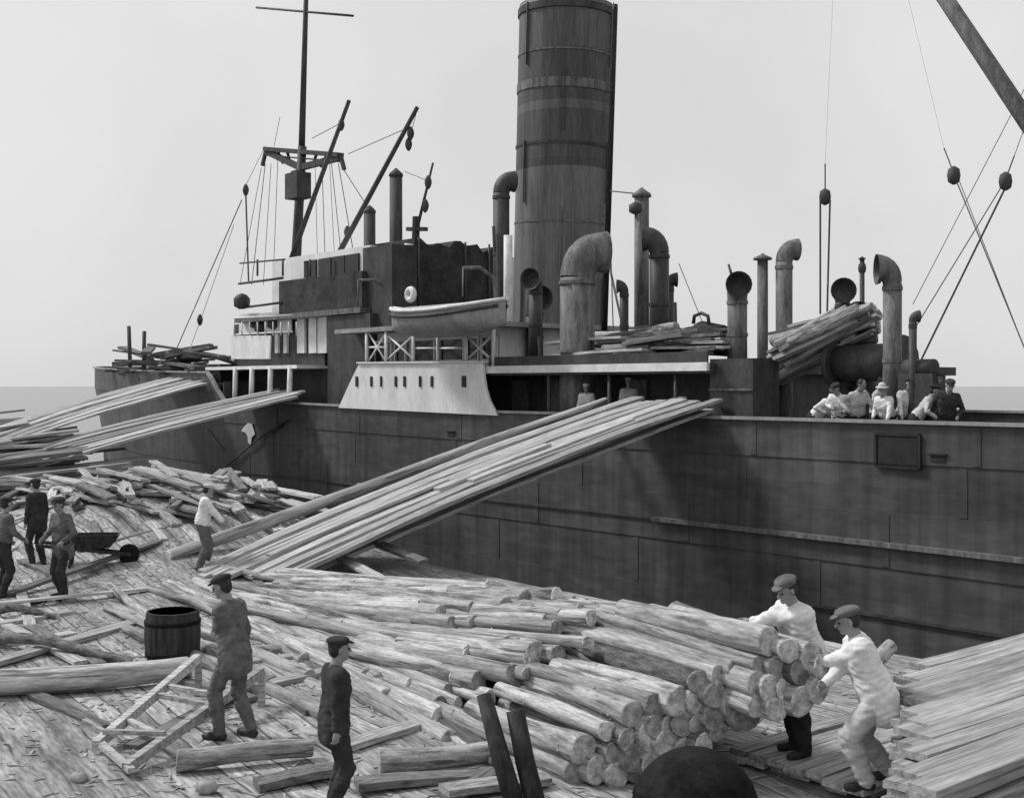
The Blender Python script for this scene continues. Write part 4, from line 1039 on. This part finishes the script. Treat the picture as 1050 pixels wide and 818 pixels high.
# ------------------------------------------------------------------ people: one continuous surface grown from a distance field
def smin(a, b, k):
    h = np.clip(.5+.5*(a-b)/k, 0, 1); return a*(1-h)+b*h-k*h*(1-h)
class Field:
    def __init__(s): s.p = []
    def cap(s, a, b, ra, rb=None, k=.03): s.p.append(('c', Vector(a), Vector(b), ra, ra if rb is None else rb, k)); return s
    def ell(s, c, r, R=None, k=.02): s.p.append(('e', Vector(c), Vector(r), R or Matrix.Identity(3), 0, k)); return s
    def mesh(s, vox, wr=0.0, seed=0):
        lo = np.full(3, 1e9); hi = -lo
        for q in s.p:
            if q[0] == 'c':
                r = max(q[3], q[4]); pts = [np.array(q[1])-r, np.array(q[1])+r, np.array(q[2])-r, np.array(q[2])+r]
            else:
                r = max(q[2]); pts = [np.array(q[1])-r, np.array(q[1])+r]
            for v in pts: lo = np.minimum(lo, v); hi = np.maximum(hi, v)
        lo -= vox*3+.01; hi += vox*3+.01
        n = np.ceil((hi-lo)/vox).astype(int)+1
        ax = [(lo[i]+vox*np.arange(n[i])).astype(np.float32) for i in range(3)]
        D = np.full(n, .2, np.float32)
        for q in s.p:
            if q[0] == 'c':
                r = max(q[3], q[4])+.06; mn = np.minimum(q[1], q[2])-r; mx = np.maximum(q[1], q[2])+r
            else:
                r = max(q[2])+.06; mn = np.array(q[1])-r; mx = np.array(q[1])+r
            i0 = np.clip(np.floor((mn-lo)/vox).astype(int), 0, n-1); i1 = np.clip(np.ceil((mx-lo)/vox).astype(int)+1, 1, n)
            g_ = np.meshgrid(*[ax[t][i0[t]:i1[t]] for t in range(3)], indexing='ij')
            if q[0] == 'c':
                a = np.array(q[1]); d = np.array(q[2])-a; dd = max(float(d@d), 1e-9)
                rel = [g_[t]-a[t] for t in range(3)]
                h = np.clip((rel[0]*d[0]+rel[1]*d[1]+rel[2]*d[2])/dd, 0, 1)
                dist = np.sqrt(sum((rel[t]-h*d[t])**2 for t in range(3)))-(q[3]+(q[4]-q[3])*h)
            else:
                R = np.array(q[3]); rel = [g_[t]-q[1][t] for t in range(3)]
                loc = [sum(R[t][u]*rel[t] for t in range(3)) for u in range(3)]
                k0 = np.sqrt(sum((loc[u]/q[2][u])**2 for u in range(3)))+1e-6; k1 = np.sqrt(sum((loc[u]/q[2][u]**2)**2 for u in range(3)))+1e-6
                dist = k0*(k0-1)/k1
            sl = tuple(slice(i0[t], i1[t]) for t in range(3))
            D[sl] = smin(D[sl], dist.astype(np.float32), q[5])
        if wr:
            gx, gy, gz_ = np.meshgrid(*ax, indexing='ij'); ph = seed*1.7
            D += wr*(np.sin(31*gx+11*np.sin(9*gz_+ph)+ph)*np.sin(27*gz_+9*gx*gy+6*np.sin(8*gy))+.6*np.sin(55*gz_+22*gx+ph)*np.sin(40*gy+12*gz_))
        Sg = D < 0
        c = [Sg[i:n[0]-1+i, j:n[1]-1+j, k:n[2]-1+k] for i in (0, 1) for j in (0, 1) for k in (0, 1)]
        cnt = sum(x.astype(np.int8) for x in c); act = (cnt > 0) & (cnt < 8)
        idx = np.full(act.shape, -1, np.int64); ids = np.argwhere(act); idx[act] = np.arange(len(ids))
        acc = np.zeros((len(ids), 3)); num = np.zeros(len(ids))
        corner = [(i, j, k) for i in (0, 1) for j in (0, 1) for k in (0, 1)]
        vals = {cc: D[ids[:, 0]+cc[0], ids[:, 1]+cc[1], ids[:, 2]+cc[2]] for cc in corner}
        for a in corner:
            for t in range(3):
                if a[t] == 0:
                    b = list(a); b[t] = 1; b = tuple(b); va, vb = vals[a], vals[b]; m_ = (va < 0) != (vb < 0)
                    f = np.where(m_, va/(va-vb+1e-12), 0)
                    pos = np.zeros((len(ids), 3)); pos[:] = a; pos[:, t] = f
                    acc[m_] += pos[m_]; num[m_] += 1
        V = lo+(ids+acc/np.maximum(num, 1)[:, None])*vox
        F = []
        for t in range(3):
            u, w = (t+1) % 3, (t+2) % 3
            sl0 = [slice(None)]*3; sl1 = [slice(None)]*3; sl0[t] = slice(0, -1); sl1[t] = slice(1, None)
            A0, A1 = Sg[tuple(sl0)], Sg[tuple(sl1)]; e = np.argwhere(A0 != A1)
            ok = (e[:, u] > 0) & (e[:, w] > 0) & (e[:, u] < n[u]-1) & (e[:, w] < n[w]-1); e = e[ok]
            inn = A0[e[:, 0], e[:, 1], e[:, 2]]
            q = []
            for du, dw in ((-1, -1), (0, -1), (0, 0), (-1, 0)):
                ee = e.copy(); ee[:, u] += du; ee[:, w] += dw; q.append(idx[ee[:, 0], ee[:, 1], ee[:, 2]])
            q = np.stack(q, 1); q[~inn] = q[~inn][:, ::-1]; F.append(q)
        F = np.concatenate(F); F = F[(F >= 0).all(1)]
        return V, F
def obj_np(name, VF, mat, parent):
    V, F = VF; me = bpy.data.meshes.new(name)
    me.from_pydata(V.tolist(), [], F.tolist()); me.materials.append(mat)
    me.polygons.foreach_set('use_smooth', [True]*len(me.polygons)); me.update()
    return link(name, me, parent)
def ik(a, b, l1, l2, pole):
    d = b-a; L_ = d.length; mx = (l1+l2)*.998
    if L_ > mx: d = d*(mx/L_); L_ = mx; b = a+d
    x = (l1*l1-l2*l2+L_*L_)/(2*L_); h = math.sqrt(max(0, l1*l1-x*x)); dn = d.normalized()
    p = pole-dn*pole.dot(dn); p.normalize()
    return a+dn*x+p*h, b
def person(loc, yaw, H, label, lean=0.0, side=0.0, hands=None, feet=None, pelvis=None, look=(0, 0), shirt='white_cloth', trousers='dark_cloth',
           hat='cap', hatmat='dark_cloth', vox=.012, coat=False, seed=0, bulk=0.0, braces=False, group=None, elbow_out=.5):
    """local frame: x right, y forward, z up; hands / feet / pelvis in metres in that frame"""
    e = empty('person', loc, label, 'person', yaw, group)
    h = H/1.75
    feet = feet or [(-.11, .02), (.11, -.02)]
    P = Vector(pelvis) if pelvis else Vector((0, 0, .915*h))
    RT = Matrix.Rotation(side, 3, 'Y') @ Matrix.Rotation(-lean, 3, 'X')
    T = lambda x, y, z: P+RT @ Vector((x*h, y*h, z*h))
    # the back bends: lower spine follows half of the lean
    nb = T(0, -.005, .545); chest = T(0, .0, .36); waist = T(0, 0, .16)
    sh_ = [T(-.168, -.01, .49), T(.168, -.01, .49)]
    RH = Matrix.Rotation(look[0], 3, 'Z') @ Matrix.Rotation(side*.4, 3, 'Y') @ Matrix.Rotation(-lean*.45-look[1], 3, 'X')
    hc = nb+RT @ Vector((0, .01, .05))*h+RH @ Vector((0, .03, .125))*h
    Hd = lambda x, y, z: hc+RH @ Vector((x, y, z))*h*1.06
    hip = [P+Vector((-.09*h, 0, -.02)), P+Vector((.09*h, 0, -.02))]
    body = Field(); top = Field(); leg = Field(); boots = [Field(), Field()]
    # trunk
    for F, g_ in ((body, 0), (top, .018+bulk)):
        F.cap(T(-.115, 0, .455), T(.115, 0, .455), (.085+g_)*h, (.085+g_)*h, .06)
        F.cap(T(-.075, .015, .33), T(.075, .015, .33), (.108+g_)*h, None, .06)
        F.cap(T(-.06, .0, .16), T(.06, .0, .16), (.105+g_*1.4)*h, None, .06)
        if F is body or coat: F.cap(T(-.075, -.01, .0), T(.075, -.01, .0), (.112+g_*1.5)*h, None, .06)
        else: F.cap(T(-.07, -.005, .06), T(.07, -.005, .06), (.112+g_*1.2)*h, None, .06)
        if coat and F is top: F.cap(T(-.085, -.01, -.14), T(.085, -.01, -.14), (.125+bulk)*h, None, .06)
    body.cap(T(0, -.01, .50), nb+(hc-nb)*.35, .064*h, .060*h, .04)
    top.cap(T(-.03, -.01, .525), T(.03, -.01, .525), .062*h, None, .03)
    # head
    body.ell(Hd(0, -.012, .035), Vector((.074, .093, .088))*h, RH, .02)
    body.ell(Hd(0, .02, -.035), Vector((.058, .068, .075))*h, RH, .03)
    body.ell(Hd(0, .062, -.085), Vector((.027, .024, .022))*h, RH, .02)
    body.cap(Hd(0, .086, .012), Hd(0, .104, -.022), .010*h, .015*h, .012)
    body.cap(Hd(-.035, .078, .024), Hd(.035, .078, .024), .010*h, None, .015)
    body.cap(Hd(-.018, .086, -.052), Hd(.018, .086, -.052), .008*h, None, .008)
    for sx in (-1, 1): body.ell(Hd(sx*.076, -.005, -.005), Vector((.012, .022, .033))*h, RH, .008)
    # arms
    for i, sx in enumerate((-1, 1)):
        tgt = Vector(hands[i]) if hands and hands[i] is not None else sh_[i]+Vector((sx*.07, .03, -.53*h))
        pole = Vector((sx*elbow_out, -.6, -.55))
        el, wr_ = ik(sh_[i], tgt, .285*h, .255*h, pole)
        body.cap(sh_[i], el, .046*h, .038*h, .04); body.cap(el, wr_, .038*h, .026*h, .02)
        top.cap(sh_[i], el, (.064+bulk*.5)*h, (.054+bulk*.6)*h, .05); top.cap(el, el.lerp(wr_, .93), (.054+bulk*.6)*h, (.040+bulk*.3)*h, .02)
        fd = (wr_-el).normalized(); sd = fd.cross(Vector((sx*1.0, .15, .25))).normalized(); pn = sd.cross(fd).normalized()*(-sx if True else 1)
        c = wr_+fd*.052*h
        body.cap(wr_, c, .026*h, .030*h, .015)
        for q in range(4):
            o = sd*((q-1.5)*.0205*h); ln = (.036, .042, .040, .031)[q]*h
            k0 = wr_+fd*.075*h+o*.95; k1 = k0+(fd*.92+pn*.38).normalized()*ln; k2 = k1+(fd*.45+pn*.9).normalized()*ln*.85
            body.cap(wr_+fd*.03*h+o*.6, k0, .013*h, .0115*h, .008); body.cap(k0, k1, .0105*h, .0095*h, .003); body.cap(k1, k2, .0095*h, .008*h, .003)
        t0 = wr_+fd*.025*h-sd*.026*h; t1 = t0+(fd*.6-sd*.75+pn*.2).normalized()*.04*h; t2 = t1+(fd*.85-sd*.2+pn*.4).normalized()*.034*h
        body.cap(t0, t1, .014*h, .012*h, .008); body.cap(t1, t2, .0115*h, .009*h, .003)
    # legs
    for i, sx in enumerate((-1, 1)):
        f = feet[i]; fx, fy = f[0], f[1]; yawf = f[2] if len(f) > 2 else sx*-.15
        an = Vector((fx, fy-.03, .085*h)); kn, an = ik(hip[i], an, .43*h, .42*h, Vector((sx*.12, 1, 0)))
        for F, g_, e_ in ((body, 0, 0), (leg, .02+bulk*.7, .018)):
            F.cap(hip[i], kn, (.082+g_)*h, (.055+g_*1.1)*h, .04); F.cap(kn, kn.lerp(an, .35), (.055+g_*1.1)*h, (.056+g_)*h, .03)
            F.cap(kn.lerp(an, .35), an if F is body else kn.lerp(an, .96), (.056+g_)*h, (.038+g_*1.2)*h, .03)
        dv = Vector((math.sin(-yawf), math.cos(yawf), 0))
        heel = Vector((an.x, an.y, 0))-dv*.035*h; toe = Vector((an.x, an.y, 0))+dv*.175*h
        body.cap(heel+Vector((0, 0, .04*h)), toe+Vector((0, 0, .028*h)), .034*h, .026*h, .02)
        B = boots[i]
        B.cap(heel+Vector((0, 0, .046*h)), toe+Vector((0, 0, .036*h)), .046*h, .038*h, .02); B.cap(toe+Vector((-.01, 0, .034*h))-dv*.05, toe+Vector((.01, 0, .034*h))-dv*.05, .042*h, None, .02)
        B.cap(Vector((an.x, an.y, .06*h)), an+(kn-an).normalized()*.10*h, .05*h, .056*h, .02)
    leg.cap(P+Vector((-.075*h, -.01, .03*h)), P+Vector((.075*h, -.01, .03*h)), .126*h, None, .05)
    leg.cap(T(-.07, 0, .08), T(.07, 0, .08), .117*h, None, .05)
    obj_np('body', body.mesh(vox), M['skin'], e)
    obj_np('shirt' if not coat else 'coat', top.mesh(max(vox, .011), .0052, seed), M[shirt], e)
    obj_np('trousers', leg.mesh(max(vox, .011), .0052, seed+3), M[trousers], e)
    for B in boots: obj_np('boot', B.mesh(max(vox, .011)), M['leather'], e)
    hr = Field(); hr.ell(Hd(0, -.026, .04), Vector((.081, .092, .090))*h, RH, .01); hr.ell(Hd(0, -.055, -.02), Vector((.066, .055, .06))*h, RH, .03)
    obj_np('hair', hr.mesh(max(vox*.8, .009), .003, seed), M['hair'], e)
    if hat:
        ht = Field()
        if hat == 'cap':
            ht.ell(Hd(0, -.02, .085), Vector((.102, .118, .045))*h, RH, .02); ht.ell(Hd(0, -.015, .066), Vector((.086, .102, .045))*h, RH, .02)
            ht.ell(Hd(0, .095, .062), Vector((.062, .052, .012))*h, RH @ Matrix.Rotation(-.25, 3, 'X'), .01)
        else:
            ht.ell(Hd(0, -.01, .062), Vector((.15, .165, .014))*h, RH, .01); ht.ell(Hd(0, -.015, .095), Vector((.086, .10, .075))*h, RH, .02)
        obj_np('cap' if hat == 'cap' else 'hat', ht.mesh(max(vox*.8, .009)), M[hatmat], e)
    if vox < .02:
        for sx in (-1, 1):
            ey = MB(); c = Hd(sx*.032, .081, .004); q = 6; r = .0105*h
            ey.lathe(c-Vector((0, 0, r)), [(0.001, 0), (r*.8, r*.4), (r, r), (r*.8, r*1.6), (.001, 2*r)], 8)
            ey.build('eye', M['hair'], e)
    if braces:
        pass
    return e

def W2L(loc, yaw, p):                                       # world point -> a person's own frame
    return Matrix.Rotation(-yaw, 3, 'Z') @ (Vector(p)-Vector(loc))
# the boy in front, seen from his left, looking right
v = stand(343, 834)
person(v, math.radians(-62), 1.53, 'boy in dark jacket and flat cap standing with arms down in the foreground', .03, 0,
       hands=[(-.20, .02, .66), (.19, -.06, .68)], feet=[(-.09, .03), (.09, -.03)], shirt='dark_cloth', trousers='dark_cloth', vox=.008, coat=True, seed=1, look=(-.15, 0))
# the man beside the hand barrow
v = stand(240, 757); yw = math.radians(65)
t1 = W2L(v, yw, gz(217, 668, .72)); t2 = W2L(v, yw, gz(222, 690, .7))
person(v, yw, 1.72, 'man in worn grey jacket and cap reaching down to the wooden frame', .14, 0,
       hands=[t1, (.24, .06, .86)], feet=[(-.12, .12), (.13, -.1)], shirt='grey_cloth', trousers='grey_cloth', vox=.009, coat=True, seed=2, look=(.2, .25))
# the two men in white at the pile
v = Vector((2.78, 12.0, .125)); yw = math.radians(112)
t1 = W2L(v, yw, at(745, 640, 12.2)); t2 = W2L(v, yw, at(768, 645, 11.75))
person(v, yw, 1.78, 'man in white shirt and dark trousers leaning over the top of the log pile', .34, -.06,
       hands=[t1, t2], feet=[(-.13, .05), (.13, -.05)], pelvis=(.0, -.1, .93), shirt='white_cloth', trousers='dark_cloth', vox=.008, seed=3, bulk=.016, look=(.2, .2), hat='cap', hatmat='grey_cloth')
v = gz(901, 805, .12); yw = math.radians(84)
t1 = W2L(v, yw, at(838, 680, 11.3)); t2 = W2L(v, yw, at(846, 700, 11.05))
person(v, yw, 1.72, 'man in long white smock and pale trousers stooping to push the log ends', .34, -.02,
       hands=[t1, t2], feet=[(-.15, .16), (.15, -.12)], pelvis=(0, .02, .81), shirt='white_cloth', trousers='pale_cloth', vox=.008, seed=4, bulk=.024, look=(.1, .1), hat='cap', hatmat='grey_cloth', coat=True)
# the men on the left
v = stand(64, 613)
person(v, math.radians(150), 1.74, 'man in grey coat and dark trousers standing with legs apart near the board heap', .06, 0,
       hands=[(-.24, .2, 1.0), (.24, .22, 1.02)], feet=[(-.15, .1), (.15, -.08)], shirt='grey_cloth', trousers='dark_cloth', vox=.013, seed=5, look=(.1, .2), coat=True)
v = stand(38, 580)
person(v, math.radians(60), 1.68, 'man in all dark clothes standing farther back near the left edge', .05, 0,
       shirt='dark_cloth', trousers='dark_cloth', vox=.014, seed=6, coat=True)
v = stand(2, 612)
person(v, math.radians(-40), 1.72, 'man in grey clothes cut by the left edge of the picture', .1, 0,
       shirt='grey_cloth', trousers='dark_cloth', vox=.014, seed=7, hands=[(-.2, .25, .95), (.2, .3, .98)])
v = stand(209, 584); yw = math.radians(-75)
t1 = W2L(v, yw, gz(236, 560, .75))
person(v, yw, 1.62, 'man in white shirt standing beside the foot of the main gangway', .14, 0,
       hands=[(-.2, .40, .86), (.2, .44, .80)], feet=[(-.13, .06), (.13, -.06)], pelvis=(0, -.03, .85), bulk=.012, shirt='white_cloth', trousers='grey_cloth', vox=.013, seed=8, look=(0, .1), hat='cap', hatmat='pale_cloth')

# a man dragging poles and rods standing in the heap
single('upright_rod', 'bark_pole', gz(120, 545, .3), at(131, 498, 27.0), .45, 'thin dark rod standing upright in the board heap', 'rod')
# men aboard: standing behind the after bulwark, and two in the shelter amidships
crew = [(836, .62, -30, 'white_cloth', 'pale_cloth', 'leftmost of the men aboard, in white shirt and pale cap, stooping to the right', 1.66, .75, 'cap'),
        (859, .5, -125, 'white_cloth', 'dark_cloth', 'man aboard in white shirt leaning low on the after bulwark, second from left', 1.70, .5, 'cap'),
        (877, .62, -70, 'pale_cloth', 'dark_cloth', 'bareheaded man aboard in pale shirt, below the leaning deck planks', 1.74, .3, None),
        (897, 1.15, -30, 'pale_cloth', 'dark_cloth', 'man in pale shirt set back behind the others on the after deck', 1.72, .12, 'cap'),
        (908, .5, -140, 'white_cloth', 'pale_cloth', 'man aboard in white shirt and pale brimmed hat turned to the left', 1.64, .45, 'hat'),
        (926, .75, -80, 'pale_cloth', 'dark_cloth', 'man aboard in pale jacket facing the quay below the tall cowl', 1.72, .18, 'cap'),
        (940, .48, -20, 'pale_cloth', 'dark_cloth', 'man aboard in pale shirt turned right, stooping over the after bulwark', 1.68, .6, 'cap'),
        (956, .95, -50, 'grey_cloth', 'dark_cloth', 'tall man aboard in dark grey jacket near the right end of the group', 1.84, .05, 'cap'),
        (968, .55, -110, 'dark_cloth', 'dark_cloth', 'rightmost of the men aboard, in a dark jacket', 1.70, .22, 'cap')]
for i, (px, n, az, s1, hm_, lb, H, ln, ht_) in enumerate(crew):
    s = ray_s(px, n)[0]; rr = random.Random(i*7+1)
    person(sw(s, n+.08, 2.15), math.radians(az-90+180 if False else az-90), H, lb, ln, rr.uniform(-.12, .12), hands=[(-.24+rr.uniform(-.1, .1), .38+rr.uniform(-.2, .1), .84+rr.uniform(-.1, .25)), (.2+rr.uniform(-.1, .12), .34+rr.uniform(-.25, .1), .86+rr.uniform(-.12, .2))],
           shirt=s1, trousers='dark_cloth', hat=ht_, hatmat=hm_, vox=.0165, seed=20+i, group='men standing aboard behind the after bulwark', coat=i % 3 == 1, look=(rr.uniform(-.6, .6), rr.uniform(-.1, .4)), pelvis=(0, -.12*ln, .915*H/1.75-.04*ln))
for px, n, lb, sh1 in ((602, .7, 'man in white shirt in the dark opening amidships, at the head of the main gangway', 'white_cloth'), (645, 1.1, 'man in grey jacket standing back in the dark opening amidships', 'pale_cloth')):
    s = ray_s(px, n)[0]; person(sw(s, n, 2.15), math.radians(170), 1.62 if px < 620 else 1.75, lb, .3 if px < 620 else .1, 0, shirt=sh1, vox=.0165, seed=px, hatmat='pale_cloth')

# ------------------------------------------------------------------ light, sky, camera
SUN_EL, SUN_DIR = math.radians(47), Vector((-.80, .28, 0)).normalized()
world = bpy.data.worlds.new('World'); SC.world = world; world.use_nodes = True
nt = world.node_tree; nd = nt.nodes; lk = nt.links
bg = nd['Background']; sky = nd.new('ShaderNodeTexSky'); sky.sky_type = 'NISHITA'; sky.sun_disc = False
sky.sun_elevation = SUN_EL; sky.sun_rotation = math.atan2(SUN_DIR.x, SUN_DIR.y)
sky.air_density = 1.0; sky.dust_density = 3.0; sky.ozone_density = 1.0
bw = nd.new('ShaderNodeRGBToBW'); lk.new(sky.outputs[0], bw.inputs[0])
# thin even cloud over the whole sky
mx = nd.new('ShaderNodeMix'); mx.data_type = 'FLOAT'; mx.inputs['Factor'].default_value = .85; mx.inputs['B'].default_value = 5.3
lk.new(bw.outputs[0], mx.inputs['A'])
tc = nd.new('ShaderNodeTexCoord'); no = nd.new('ShaderNodeTexNoise'); no.inputs['Scale'].default_value = 2.2; no.inputs['Detail'].default_value = 8
lk.new(tc.outputs['Generated'], no.inputs['Vector'])
mr = nd.new('ShaderNodeMapRange'); mr.inputs['From Min'].default_value = .3; mr.inputs['From Max'].default_value = .7; mr.inputs['To Min'].default_value = .9; mr.inputs['To Max'].default_value = 1.1
lk.new(no.outputs['Fac'], mr.inputs['Value'])
mu = nd.new('ShaderNodeMath'); mu.operation = 'MULTIPLY'; lk.new(mx.outputs[0], mu.inputs[0]); lk.new(mr.outputs[0], mu.inputs[1])
lk.new(mu.outputs[0], bg.inputs['Color']); bg.inputs['Strength'].default_value = .13
sun = bpy.data.lights.new('sun', 'SUN'); sun.energy = 2.5; sun.angle = math.radians(10); sun.color = (1, 1, 1)
so = bpy.data.objects.new('sun', sun); COL.objects.link(so)
dirv = Vector((SUN_DIR.x*math.cos(SUN_EL), SUN_DIR.y*math.cos(SUN_EL), math.sin(SUN_EL)))
so.rotation_euler = dirv.to_track_quat('Z', 'Y').to_euler(); so.location = (-20, 10, 40)

cam = bpy.data.cameras.new('camera'); co = bpy.data.objects.new('camera', cam); COL.objects.link(co)
cam.sensor_width = 36; cam.lens = 36*FPX/1050; cam.shift_y = -(409-HY)/1050
co.location = (0, 0, EYE); co.rotation_euler = (math.radians(90), 0, 0)
cam.clip_start = .1; cam.clip_end = 8000
SC.camera = co
vs_ = SC.view_settings; vs_.view_transform = 'Standard'; vs_.look = 'None'; vs_.exposure = .18; vs_.gamma = 1; vs_.use_curve_mapping = False
